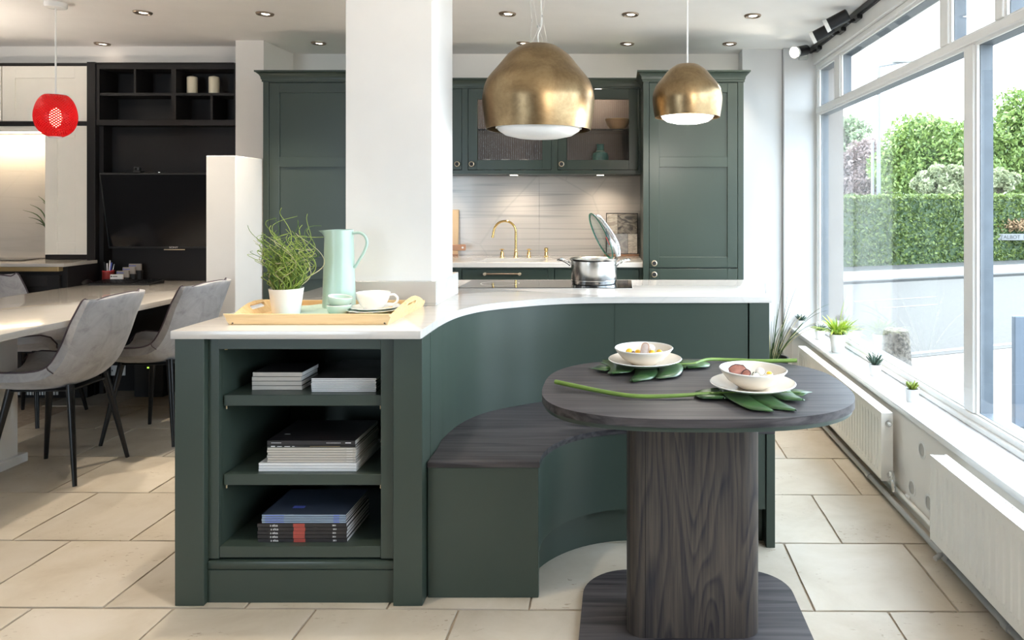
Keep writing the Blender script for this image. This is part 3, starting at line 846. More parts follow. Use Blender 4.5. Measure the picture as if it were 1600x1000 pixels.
# ---- wall cupboards with reeded glass
WY = 5.07; WB = gz(265, WY); WT = gz(139, WY)
xs = [-1.678, -1.098, -0.464, 0.149]
wl = ['green wall cupboard mostly hidden behind the pillar', 'glazed green wall cupboard behind the large brass pendant, holding tumblers', 'glazed green wall cupboard holding a teal jug, beside the tall cupboard']
for i in range(3):
    x0, x1 = xs[i], xs[i + 1]
    t = thing('wall_cupboard', wl[i], 'cupboard', ((x0 + x1) / 2, 5.25, WB))
    fr = 0.02; b = MB()
    b.box(x0, x0 + fr, WY, YB - 0.02, WB - 0.03, WT + 0.004).box(x1 - fr, x1, WY, YB - 0.02, WB - 0.03, WT + 0.004)
    b.box(x0 + fr, x1 - fr, WY, YB - 0.02, WB - 0.03, WB - 0.004).box(x0 + fr, x1 - fr, WY, YB - 0.02, WT + 0.002, WT + 0.02)
    b.build('carcass', 'green_paint', t)
    MB().box(x0 + fr, x1 - fr, YB - 0.05, YB - 0.03, WB - 0.004, WT + 0.002).build('back_panel', 'interior_brown', t)
    MB().box(x0 + fr, x1 - fr, WY + 0.04, YB - 0.05, gz(206, 5.2), gz(206, 5.2) + 0.012).build('shelf', 'shelf_glass', t)
    crown_mould(MB(), x0, x1, WY, YB - 0.02, WT + 0.004, False, False, 0.98).build('cornice', 'green_paint', t)
    a, c = x0 + fr + 0.003, x1 - fr - 0.003
    gz0, gz1 = gz(250, WY), gz(155, WY); st = 0.064
    d = MB()
    d.box(a, a + st, WY + 0.001, WY + 0.023, WB, WT, 0.0015).box(c - st, c, WY + 0.001, WY + 0.023, WB, WT, 0.0015)
    d.box(a + st, c - st, WY + 0.001, WY + 0.023, WB, gz0, 0.0015).box(a + st, c - st, WY + 0.001, WY + 0.023, gz1, WT, 0.0015)
    door = d.build('door', 'green_paint', t)
    n = 30; x = a + st; w = (c - a - 2 * st) / n; g = MB()      # reeds: a corrugated sheet
    pts = []
    for k in range(n):
        for q in range(5): pts.append((x + w * (k + q / 5), WY + 0.014 - 0.0055 * math.sin(math.pi * q / 5)))
    pts.append((c - st, WY + 0.012))
    vb = [g.bm.verts.new((p[0], p[1], gz0)) for p in pts]; vt = [g.bm.verts.new((p[0], p[1], gz1)) for p in pts]
    for k in range(len(pts) - 1): g.bm.faces.new((vb[k], vb[k + 1], vt[k + 1], vt[k]))
    g.build('pane', 'reeded_glass', door, 80)
    kx = c - 0.028 if i == 0 else a + 0.028
    knob(door, kx, WY, gz(256.5, WY)); knob_face(door, kx, WY, gz(256.5, WY))
    if i:
        lamp('POINT', ((x0 + x1) / 2, 5.17, WT - 0.03), 3.2, WARM, size=0.03)  # added light with no fitting, brightens the cupboard contents
# contents
def tumbler(px, py, w, h, label, Y=5.22):
    t = thing('tumbler', label, 'glass', (gx(px, Y), Y, gz(py, Y)), 'tumblers in the glazed cupboard')
    r = w / 2; c = (gx(px, Y), Y, gz(py, Y))
    MB().lathe([(0, 0.003), (r * 0.85, 0.003), (r * 0.96, h), (r, h), (r * 0.9, 0), (0, 0)], 20, c).build('glass_body', 'tumbler_glass', t)
    MB().lathe([(0, 0.0035), (r * 0.82, 0.0035), (r * 0.84, 0.012), (0, 0.012)], 16, c).build('thick_base', 'white_china', t)
Wz = WB - 0.003
def on_shelf(px): return px
for px, lb in ((760, 'first tumbler from the pillar inside the glazed cupboard'), (789, 'middle tumbler inside the glazed cupboard'), (820, 'third tumbler from the pillar inside the glazed cupboard')):
    Y = 5.22; t = tumbler(px, 318 - (Wz + 0.0 - EYE) * F / Y, 0.064, 0.085, lb)
for px, lb in ((768, 'small white saucer beside the first tumbler in the cupboard'), (803, 'small white saucer beside the middle tumbler in the cupboard'), (829, 'small white saucer beside the third tumbler in the cupboard')):
    Y = 5.16; s = thing('saucer', lb, 'saucer', (gx(px, Y), Y, Wz)); c = (gx(px, Y), Y, Wz)
    MB().lathe([(0, 0.001), (0.02, 0.001), (0.034, 0.010), (0.036, 0.012), (0.022, 0), (0, 0)], 20, c).build('saucer_body', 'white_china', s)
    MB().lathe([(0.034, 0.0105), (0.0365, 0.0115), (0.0365, 0.013), (0.034, 0.012)], 20, c).build('rim', 'cream_china', s)
Y = 5.24; c = (gx(938, Y), Y, Wz)
jug = thing('glass_jug', 'teal glass bottle with a narrow neck inside the glazed cupboard', 'bottle', c)
MB().lathe([(0, 0), (0.052, 0), (0.060, 0.01), (0.060, 0.11), (0.052, 0.132), (0.028, 0.142), (0.026, 0.19), (0.030, 0.196), (0.024, 0.19), (0.022, 0.14), (0.05, 0.12), (0.054, 0.01), (0, 0.006)], 28, c).build('bottle_body', 'teal_ceramic', jug)
MB().lathe([(0.028, 0.139), (0.033, 0.141), (0.033, 0.147), (0.027, 0.149)], 24, c).build('collar', 'mint_glaze', jug)
sh_z = gz(206, 5.2) + 0.012; c = (gx(965, 5.22), 5.22, sh_z)
bw = thing('wooden_bowl', 'shallow wooden bowl on the upper shelf of the glazed cupboard', 'bowl', c)
MB().lathe([(0, 0), (0.04, 0), (0.075, 0.035), (0.088, 0.075), (0.082, 0.075), (0.068, 0.038), (0, 0.01)], 26, c).build('bowl_body', 'pale_wood', bw)
MB().lathe([(0.08, 0.074), (0.089, 0.074), (0.089, 0.08), (0.08, 0.08)], 26, c).build('rim', 'gold_trim', bw)
# under-cupboard lights
for px, lb in ((803, 'small square light under the cupboard nearer the pillar'), (938, 'small square light under the cupboard nearer the tall cupboard'), (655, 'small square light under the cupboard hidden by the pillar')):
    Y = 5.12; x = gx(px, Y); z = WB - 0.03
    t = thing('cabinet_light', lb, 'light', (x, Y, z))
    MB().box(x - 0.03, x + 0.03, Y - 0.03, Y + 0.03, z - 0.007, z, 0.002).build('housing', 'chrome', t)
    MB().box(x - 0.024, x + 0.024, Y - 0.024, Y + 0.024, z - 0.009, z - 0.0065).build('lens', 'lamp_glow', t)
    lamp('SPOT', (x, Y + 0.05, z - 0.015), 7.0, (1.0, 0.84, 0.66), aim=(0, 0.25, -1), angle=125, blend=0.9, size=0.03)

# ---- splashback, worktop with sink, base cupboards
spl = thing('splashback', 'pale veined stone splashback behind the sink', 'splashback', (-0.7, 5.42, 0.937))
SX0, SX1 = -1.68, 0.150
spx = [SX0, -0.61, SX1]
for k in range(2): MB().box(spx[k] + 0.0007, spx[k + 1] - 0.0007, 5.405, 5.428, 0.938, WB - 0.032).build('slab', 'quartz_splash', spl)
BZ = 0.937; BT = 0.033
bt = thing('back_worktop', 'pale stone worktop along the back wall with a sink cut into it', 'worktop', (-0.7, 5.05, BZ))
hx0, hx1, hy0, hy1 = -0.95, -0.525, 4.815, 5.10
MB().box(SX0, SX1, 4.735, hy0, BZ - BT, BZ, 0.002).box(SX0, SX1, hy1, 5.404, BZ - BT, BZ, 0.002).box(SX0, hx0, hy0, hy1, BZ - BT, BZ, 0.001).box(hx1, SX1, hy0, hy1, BZ - BT, BZ, 0.001).build('slab', 'quartz_top', bt)
sk = thing('sink', 'pale sunken sink basin in the back worktop', 'sink', ((hx0 + hx1) / 2, 4.95, BZ - 0.2))
MB().box(hx0 - 0.01, hx1 + 0.01, hy0 - 0.01, hy0, BZ - 0.2, BZ - BT).box(hx0 - 0.01, hx1 + 0.01, hy1, hy1 + 0.01, BZ - 0.2, BZ - BT).box(hx0 - 0.01, hx0, hy0, hy1, BZ - 0.2, BZ - BT).box(hx1, hx1 + 0.01, hy0, hy1, BZ - 0.2, BZ - BT).box(hx0, hx1, hy0, hy1, BZ - 0.21, BZ - 0.2).build('basin', 'white_china', sk)
MB().lathe([(0, 0.001), (0.03, 0.001), (0.04, 0.003), (0.042, 0), (0, 0)], 20, ((hx0 + hx1) / 2, 4.96, BZ - 0.2)).build('drain', 'polished_brass', sk)

bx = [-1.68, -1.073, -0.458, 0.148]; BY = 4.755
bl = ['green base cupboard behind the pillar at the back', 'green base unit under the sink with a long bar handle', 'green base unit behind the steel pot']
for i in range(3):
    x0, x1 = bx[i], bx[i + 1]
    t = thing('base_cupboard', bl[i], 'cupboard', ((x0 + x1) / 2, 5.05, 0))
    f = 0.02; b = MB()
    b.box(x0, x0 + f, BY, 5.40, 0.1, BZ - BT).box(x1 - f, x1, BY, 5.40, 0.1, BZ - BT).box(x0 + f, x1 - f, BY, 5.40, 0.1, 0.13)
    b.box(x0 + f, x1 - f, 5.36, 5.40, 0.13, BZ - BT).box(x0 + f, x1 - f, BY, BY + 0.02, BZ - BT - 0.012, BZ - BT)
    b.build('carcass', 'green_paint', t)
    MB().box(x0, x1, BY + 0.05, BY + 0.07, 0, 0.1).build('plinth', 'green_paint', t)
    a, c = x0 + f + 0.003, x1 - f - 0.003
    dw = MB().box(a, c, BY + 0.001, BY + 0.023, 0.74, BZ - BT - 0.015, 0.002).build('drawer', 'green_paint', t)
    zc = gz(427.5, BY); xa, xb = (gx(759, BY), gx(813, BY)) if i == 1 else ((a + c) / 2 - 0.115, (a + c) / 2 + 0.115)
    if i != 1: zc = 0.80
    h = MB().cyl((xa - 0.012, BY - 0.03, zc), (xb + 0.012, BY - 0.03, zc), 0.0055, 12).build('bar_handle', 'antique_bronze', dw)
    for q in (xa, xb): MB().lathe([(0, -0.002), (0.006, -0.002), (0.006, 0.028), (0.010, 0.031), (0.010, 0.045), (0, 0.046)], 14, M=Matrix.Translation((q, BY, zc)) @ Matrix.Rotation(math.radians(90), 4, 'X')).build('handle_post', 'pale_brass', dw)
    d = panel_door(t, a, c, 0.135, 0.733, BY + 0.001, [(0.205, 0.665)], 'green_paint', 0.066)
    kx = c - 0.03; knob(d, kx, BY, 0.69); knob_face(d, kx, BY, 0.69)

# ---- tap, valves, spray (each stands alone on the worktop)
TY = 5.21
def tap_base(px, label, name, cat, kind):
    x = gx(px, TY); t = thing(name, label, cat, (x, TY, BZ))
    MB().lathe([(0, 0), (0.017, 0), (0.017, 0.006), (0.013, 0.010), (0.013, 0.034), (0.010, 0.042), (0, 0.044)], 20, (x, TY, BZ)).build('body', 'polished_brass', t)
    if kind == 'valve':
        MB().cyl((x, TY, BZ + 0.042), (x, TY, BZ + 0.062), 0.005, 10).cyl((x - 0.016, TY, BZ + 0.056), (x + 0.016, TY, BZ + 0.056), 0.0035, 8).cyl((x, TY - 0.016, BZ + 0.056), (x, TY + 0.016, BZ + 0.056), 0.0035, 8).build('cross_handle', 'polished_brass', t)
    if kind == 'spray':
        MB().lathe([(0.009, 0.04), (0.014, 0.046), (0.014, 0.066), (0.010, 0.070), (0, 0.070)], 18, (x, TY, BZ)).build('spray_head', 'polished_brass', t)
    if kind == 'tap':
        R_ = 0.078; pts = [(x, TY, BZ + 0.04), (x, TY, BZ + 0.185)]
        for k in range(1, 13):
            a = math.radians(180 * k / 12 * 0.93); pts.append((x - R_ + R_ * math.cos(a), TY - 0.02 * k / 12, BZ + 0.185 + R_ * math.sin(a)))
        e = pts[-1]; pts.append((e[0] - 0.008, e[1] - 0.002, e[2] - 0.045))
        MB().tube(pts, 0.0085, 12).build('spout', 'polished_brass', t)
        MB().cyl((pts[-1][0] - 0.0005, pts[-1][1], pts[-1][2]), (pts[-1][0] - 0.003, pts[-1][1], pts[-1][2] - 0.014), 0.0098, 12).build('nozzle', 'polished_brass', t)
        MB().lathe([(0.0085, 0.04), (0.012, 0.046), (0.011, 0.056), (0.0085, 0.058)], 16, (x, TY, BZ)).build('collar', 'polished_brass', t)
tap_base(806, 'tall polished brass swan-neck tap over the sink', 'tap', 'tap', 'tap')
tap_base(784.5, 'polished brass cross-head valve beneath the spout of the tap', 'tap_valve', 'tap valve', 'valve')
tap_base(826.5, 'polished brass cross-head valve between the tap and the spray', 'tap_valve', 'tap valve', 'valve')
tap_base(853.5, 'polished brass rinse spray at the far side of the sink from the pillar', 'rinse_spray', 'spray', 'spray')

# ---- chopping boards by the pillar
Y = 5.36
cb = thing('chopping_board', 'pale upright wooden chopping board leaning on the splashback beside the pillar', 'chopping board', (gx(690, Y), Y, BZ))
M = Matrix.Translation((0, Y, BZ)) @ Matrix.Rotation(math.radians(-6), 4, 'X')
x1 = gx(715.5, Y)
MB().box(x1 - 0.26, x1, -0.01, 0.01, 0.0, 0.345, 0.004, 2, M=M).build('board', 'pale_wood', cb)
MB().box(x1 - 0.262, x1 + 0.002, -0.011, 0.011, 0.0, 0.012, M=M).build('edge_strip', 'red_wood', cb)
Y = 5.30
pb = thing('paddle_board', 'reddish wooden paddle board with a hole in its handle, in front of the pale board', 'chopping board', (gx(690, Y), Y, BZ))
z0 = gz(391.5, Y); z1 = gz(382, Y); x1 = gx(728, Y)
M = Matrix.Translation((0, Y, 0)) @ Matrix.Rotation(math.radians(-4), 4, 'X') @ Matrix.Translation((0, 0, 0))
MB().box(x1 - 0.42, x1 - 0.15, -0.009, 0.009, BZ + 0.004, z1 + 0.08, 0.004, 2, M=Matrix.Translation((0, Y, 0))).build('blade', 'red_wood', pb)
MB().box(x1 - 0.152, x1, Y - 0.009, Y + 0.009, z0, z1, 0.008, 3).build('handle', 'red_wood', pb)
MB().cyl((x1 - 0.022, Y - 0.0095, (z0 + z1) / 2), (x1 - 0.022, Y - 0.0085, (z0 + z1) / 2), 0.008, 14).build('hanging_hole', 'paper', pb)

# ---- board of stone samples
Y = 5.33
sb = thing('sample_board', 'board of four square stone samples leaning on the splashback beside the tall cupboard', 'sample board', (gx(972, Y), Y, BZ))
M = Matrix.Translation((0, Y, BZ)) @ Matrix.Rotation(math.radians(-8), 4, 'X')
xa, xm, xb = gx(948, Y), gx(965, Y), gx(996, Y); h = 0.315; hm = 0.165
MB().box(xa - 0.006, xb + 0.005, 0.002, 0.014, 0, h + 0.008, 0.002, M=M).build('backing', 'black_plastic', sb)
xm2 = gx(981, Y)
for x0, x1, za, zb, mm in ((xa, xm, hm, h, 'stone_beige'), (xm, xb, hm, h, 'stone_dark'), (xa, xm2, 0.016, hm, 'stone_grey'), (xm2, xb, 0.016, hm, 'stone_speckle')):
    MB().box(x0 + 0.001, x1 - 0.001, -0.008, 0.003, za + 0.001, zb - 0.001, 0.001, M=M).build('sample', mm, sb)
MB().box(xa - 0.02, xb + 0.012, -0.03, 0.03, 0.0, 0.014, 0.002, M=Matrix.Translation((0, Y, BZ))).build('ledge', 'red_wood', sb)

# ================================================================== ISLAND
WZ = 0.91; WT_ = 0.0275
curve = [(-0.654, 2.347), (-0.6545, 2.43), (-0.6555, 2.55), (-0.652, 2.64), (-0.645, 2.722), (-0.629, 2.81), (-0.600, 2.892), (-0.560, 2.96), (-0.505, 3.018), (-0.435, 3.070), (-0.360, 3.121), (-0.262, 3.164), (-0.16, 3.189), (-0.05, 3.2), (0.04, 3.202)]
cs = [(p.x, p.y) for p in (catmull([Vector((x, y, 0)) for x, y in curve], 4))]
wk = thing('island_worktop', 'white veined stone worktop with a swept curved edge on the green island', 'worktop', (-0.4, 3.1, WZ))
poly = [(-1.4725, 2.347)] + cs + [(0.677, 3.202), (0.680, 3.92), (-1.495, 3.92)]
MB().prism(poly, WZ - WT_, WZ, 0.0022, 2).build('slab', 'quartz_top', wk, 40)
# upstand round the pillar
U0, U1, V0, V1 = -1.152, -0.752, 2.928, 3.332
up = MB().box(U0, U1, V0, 2.949, WZ, 1.009, 0.0015).build('upstand_strip', 'quartz_splash', wk)
MB().box(-0.7735, U1, 2.9495, V1, WZ, 1.0085, 0.0015).build('upstand_strip', 'quartz_top', wk)
MB().box(U0, -1.1305, 2.9495, V1, WZ, 1.0085, 0.0015).build('upstand_strip', 'quartz_top', wk)
MB().box(-1.13, -0.774, 3.3105, V1, WZ, 1.0085, 0.0015).build('upstand_strip', 'quartz_top', wk)

# ---- open shelf cabinet at the end
IY = 2.362; IT = WZ - WT_
sc_ = thing('open_shelf_cabinet', 'dark green island end cabinet with open shelves of magazines', 'cabinet', (-1.06, 2.6, 0))
X0, X1 = -1.468, -0.652
pw = 0.096
MB().box(X0, X0 + pw, IY, IY + 0.1, 0, IT, 0.0015).build('corner_post', 'green_paint', sc_)
MB().box(X1 - pw, X1, IY, IY + 0.1, 0, IT, 0.0015).build('corner_post', 'green_paint', sc_)
FY = IY + 0.024
o0, o1 = -1.336, -0.797                                                  # the opening
fr_ = MB()
fr_.box(X0 + pw, o0, FY, FY + 0.02, 0.1445, IT, 0.001).box(o1, X1 - pw, FY, FY + 0.02, 0.1445, IT, 0.001).box(o0, o1, FY, FY + 0.02, gz(545.7, FY), IT, 0.001)
fr_.build('face_frame', 'green_paint', sc_)
DB = 2.92
MB().box(o0 - 0.02, o0, FY + 0.02, DB, 0.15, 0.86).build('side_panel', 'green_paint', sc_)
MB().box(o1, o1 + 0.02, FY + 0.02, DB, 0.15, 0.86).build('side_panel', 'green_paint', sc_)
MB().box(o0 - 0.02, o1 + 0.02, DB - 0.02, DB, 0.15, 0.86).build('back_panel', 'green_paint', sc_)
MB().box(o0 - 0.02, o1 + 0.02, FY + 0.02, DB, 0.86, 0.878).build('top_panel', 'green_paint', sc_)
SH = [0.184, 0.417, 0.6836]
MB().box(o0 + 0.0005, o1 - 0.0005, FY + 0.003, DB - 0.02, 0.1465, SH[0], 0.0015).build('bottom_board', 'green_paint', sc_)
for z in SH[1:]:
    s = MB().box(o0 + 0.004, o1 - 0.003, FY + 0.022, DB - 0.02, z - 0.0365, z, 0.0015).build('shelf', 'green_paint', sc_)
    pg = MB()
    for x in (o0 + 0.010, o1 - 0.010):
        for y in (FY + 0.03, DB - 0.08): pg.cyl((x, y, z - 0.049), (x, y, z - 0.036), 0.0025, 8)
    pg.build('shelf_pin', 'pale_brass', s)
MB().box(X0 + pw, X1 - pw, FY - 0.008, FY + 0.03, 0.111, 0.139, 0.006, 2).build('plinth_moulding', 'green_paint', sc_)
MB().box(X0 + pw, X1 - pw, FY - 0.004, FY + 0.02, 0.0, 0.109, 0.001).build('plinth', 'green_paint', sc_)
MB().cyl((o0 + 0.018, FY + 0.012, gz(546, FY) - 0.003), (o0 + 0.018, FY + 0.012, gz(546, FY)), 0.005, 10).build('screw_cap', 'gold_trim', sc_)

# ---- swept body of the island behind it
ib = thing('kitchen_island', 'green island body with a curved front panel sweeping round to the hob', 'island', (0.0, 3.4, 0))
fc = [(x + (0.0 if y < 2.4 else 0), y) for x, y in cs]
fas = [(-0.652, 2.465)] + [(-0.6525, 2.55)] + [(x * 1.0 - 0.004, y + 0.012) for x, y in fc if y > 2.60 and x < -0.10] + [(-0.05, 3.2128), (gx(960, 3.214) - 0.0006, 3.2135)]
last = fas[-1]
ct = MB().ribbon(fas, 0.018, 0.0, IT).build('curved_panel', 'green_paint', ib, 40)
SX = gx(960, 3.214)
MB().box(SX + 0.0008, 0.572, 3.2135, 3.232, 0.0, IT, 0.0006).build('front_panel', 'green_paint', ib)
MB().box(0.572, 0.580, 3.24, 3.26, 0.0, IT).build('shadow_gap', 'charcoal_paint', ib)
MB().box(0.578, 0.668, 3.208, 3.30, 0.0, IT, 0.0015).build('end_post', 'green_paint', ib)
MB().box(0.646, 0.666, 3.30, 3.90, 0.0, IT, 0.001).build('end_panel', 'green_paint', ib)
MB().box(-1.468, 0.646, 3.88, 3.90, 0.0, IT, 0.001).build('rear_panel', 'green_paint', ib)
MB().box(-1.468, -1.448, IY + 0.1005, 3.88, 0.0, IT, 0.001).build('end_panel', 'green_paint', ib)
MB().box(-0.672, -0.6525, IY + 0.1005, 2.462, 0.0, IT, 0.0006).build('side_panel', 'green_paint', ib)

# ---- curved bench built along the sweep
bn = thing('curved_bench', 'curved bench with a dark oak seat and green base hugging the island', 'bench', (-0.2, 2.9, 0))
BF = 2.41; SZ = 0.458; cx_, cy_, rr = 0.042, 2.45, 0.313
inner = [(cx_ - rr, BF)] + [(cx_ - rr * math.cos(math.radians(a)), cy_ + rr * math.sin(math.radians(a))) for a in range(0, 91, 5)] + [(0.597, cy_ + rr)]
outer = [(-0.6505, 2.41), (-0.6505, 2.55)] + [(x + 0.001, y + 0.009) for x, y in fas if y > 2.6] + [(0.0, 3.2105), (0.553, 3.2105), (0.597, 3.205)]
outer = [(x if y > 2.56 else x, y) for x, y in outer]
bpoly = outer[::-1]
def inset(pts, d): # move the inner edge back from the seat's nose
    out = []
    for i, p in enumerate(pts):
        a = Vector(pts[max(i - 1, 0)]); b = Vector(pts[min(i + 1, len(pts) - 1)]); t_ = (b - a).normalized()
        out.append((p[0] - t_.y * d, p[1] + t_.x * d))
    return out
outer_clear = [(x + 0.0, y - 0.006) if y > 2.6 else (x + 0.0015, y) for x, y in outer]
MB().prism(inner + outer_clear[::-1], SZ - 0.020, SZ, 0.0025, 2).build('seat', 'oak_flat', bn, 40)
e0 = inset(inner, 0.004)
# base: end face, curved fascia, end panel, recessed plinth
MB().box(-0.652 + 0.004, cx_ - rr - 0.004, BF + 0.003, BF + 0.022, 0.0, SZ - 0.0205, 0.001).build('end_panel', 'green_paint', bn)
fsc = [(cx_ - rr - 0.004, BF + 0.0225)] + [(cx_ - (rr + 0.004) * math.cos(math.radians(a)), cy_ + (rr + 0.004) * math.sin(math.radians(a))) for a in range(0, 91, 5)] + [(0.560, cy_ + rr + 0.004)]
MB().ribbon(fsc, 0.018, 0.147, SZ - 0.0205).build('curved_fascia', 'green_paint', bn, 40)
r2 = 0.372
pln = [(cx_ - r2, BF + 0.0225)] + [(cx_ - r2 * math.cos(math.radians(a)), cy_ + r2 * math.sin(math.radians(a))) for a in range(0, 91, 5)] + [(0.560, cy_ + r2)]
MB().ribbon(pln, 0.015, 0.0, 0.150).build('curved_plinth', 'green_paint', bn, 40)
MB().box(0.564, 0.597, cy_ + rr - 0.001, 3.20, 0.0, SZ - 0.0205, 0.001).build('end_panel', 'green_paint', bn)

# ---- hob, pot and lid
hob = thing('hob', 'flush black glass hob set into the island worktop', 'hob', (-0.36, 3.7, WZ))
MB().box(-0.80, 0.060, 3.512, 3.862, WZ + 0.0002, WZ + 0.0045, 0.001).build('glass_plate', 'hob_glass', hob)
MB().box(-0.803, 0.063, 3.509, 3.865, WZ + 0.0001, WZ + 0.002).build('trim_frame', 'pipe_grey', hob)
for x in (-0.62, -0.13):
    MB().lathe([(0.096, 0.0046), (0.098, 0.0049), (0.1, 0.0046)], 40, (x, 3.70, WZ)).build('zone_ring', 'pipe_grey', hob)

px_, py_ = gx(928, 3.71), 3.71; pz = WZ + 0.0046
pot = thing('stock_pot', 'stainless steel pot with two loop handles on the hob', 'pot', (px_, py_, pz))
MB().lathe([(0, 0), (0.108, 0), (0.114, 0.006), (0.1165, 0.022), (0.1175, 0.024), (0.1185, 0.118), (0.128, 0.128), (0.1285, 0.130), (0.124, 0.129), (0.1145, 0.119), (0.1135, 0.01), (0, 0.008)], 56, (px_, py_, pz)).build('pot_body', 'steel', pot)
MB().lathe([(0.109, 0.0), (0.1145, 0.003), (0.1178, 0.020), (0.1165, 0.0225)], 56, (px_, py_, pz)).build('base_ring', 'chrome', pot)
for s in (-1, 1):
    w = 0.036; pts = [(px_ + s * 0.119, py_ - w, pz + 0.095), (px_ + s * 0.135, py_ - w, pz + 0.108), (px_ + s * 0.165, py_ - w * 0.9, pz + 0.122), (px_ + s * 0.186, py_, pz + 0.121), (px_ + s * 0.165, py_ + w * 0.9, pz + 0.122), (px_ + s * 0.135, py_ + w, pz + 0.108), (px_ + s * 0.119, py_ + w, pz + 0.095)]
    MB().tube(catmull(pts, 5), 0.0052, 8).build('handle', 'chrome', pot)
MB().lathe([(0, 0.095), (0.06, 0.098), (0.113, 0.096)], 40, (px_, py_, pz)).build('pot_contents', 'white_china', pot)
lid = thing('glass_pot_cover', 'domed glass pot lid propped upright on the rim of the steel pot', 'pot lid', (gx(958, 3.71), 3.71, pz + 0.13))
nrm = Vector((0.87, 0.26, 0.41)).normalized(); ctr = Vector((gx(938.5, 3.71), 3.71, gz(369, 3.71)))
q = nrm.to_track_quat('Z', 'Y'); ML = Matrix.Translation(ctr) @ q.to_matrix().to_4x4()
MB().lathe([(0.127, 0.0), (0.123, 0.004), (0.09, 0.022), (0.05, 0.034), (0.0, 0.038)], 48, M=ML).build('dome', 'lid_glass', lid)
MB().lathe([(0.1265, -0.002), (0.1305, -0.0015), (0.1305, 0.003), (0.1265, 0.003)], 48, M=ML).build('rim', 'green_edge', lid)
MB().lathe([(0.1225, 0.0035), (0.127, 0.003), (0.1275, 0.005), (0.1225, 0.006)], 48, M=ML).build('steel_band', 'chrome', lid)
loc = lambda v: ML.inverted() @ Vector(v)
dn = Vector((0.43, 0, -0.90)); ld = (q.inverted() @ dn); ld = Vector((ld.x, ld.y, 0)).normalized()
sd = Vector((-ld.y, ld.x, 0))
arch = [ld * -0.118 + Vector((0, 0, 0.008)), ld * -0.095 + Vector((0, 0, 0.036)), ld * -0.04 + Vector((0, 0, 0.052)), ld * 0.03 + Vector((0, 0, 0.062)), ld * 0.09 + Vector((0, 0, 0.06)), ld * 0.128 + Vector((0, 0, 0.045))]
hb = MB()
for s in (-1, 1): hb.tube(catmull([a + sd * 0.012 * s for a in arch], 5), 0.0055, 8, M=ML)
hb.build('arched_handle', 'chrome', lid)
MB().tube(catmull([ld * 0.04 + Vector((0, 0, 0.034)), ld * 0.085 + Vector((0, 0, 0.045)), ld * 0.135 + Vector((0, 0, 0.04))], 4), 0.012, 10, M=ML).build('hinge_clip', 'white_gloss', lid)
a_ = -ld * 0.02 + sd * 0.10
MB().box(-0.004, 0.004, -0.022, 0.022, -0.003, 0.001, M=ML @ Matrix.Translation((ld * 0.035 - sd * 0.112) * (1 if (q @ sd).y > 0 else 1)) @ Matrix.Rotation(math.atan2(ld.y, ld.x) - math.pi / 2, 4, 'Z')).build('red_label', 'label_red', lid)
# ================================================================== PEDESTAL TABLE
TX, TYc, TZ = 0.2317, 2.248, 0.76
tb = thing('pedestal_table', 'dark oak pedestal table with rounded ends beside the curved bench', 'table', (TX, TYc, 0))
def table_outline(w, d):
    """softened rectangle with broad round ends"""
    pts = []
    for k in range(120):
        a = 2 * math.pi * k / 120; c, s = math.cos(a), math.sin(a); n = 2.75
        pts.append((TX + math.copysign(abs(c) ** (2 / n), c) * w / 2, TYc + math.copysign(abs(s) ** (2 / n), s) * d / 2))
    return pts
MB().prism(table_outline(0.942, 0.732), TZ - 0.023, TZ, 0.003, 2).build('tabletop', 'oak_flat', tb, 40)
MB().prism(table_outline(0.930, 0.720), TZ - 0.036, TZ - 0.0235, 0.003, 1).build('underside_board', 'green_paint', tb, 40)
MB().prism(rrect(0.2237, 2.27, 0.405, 0.215, 0.055, 10), 0.0155, TZ - 0.0365).build('column', 'oak_upright', tb, 40)
MB().box(0.0755, 0.0775, 2.1619, 2.1635, 0.016, TZ - 0.037).build('column_joint', 'charcoal_paint', tb)
MB().prism(rrect(0.229, 2.25, 0.708, 0.64, 0.155, 12), 0.0005, 0.015, 0.0015, 1).build('base_plate', 'oak_flat', tb, 40)

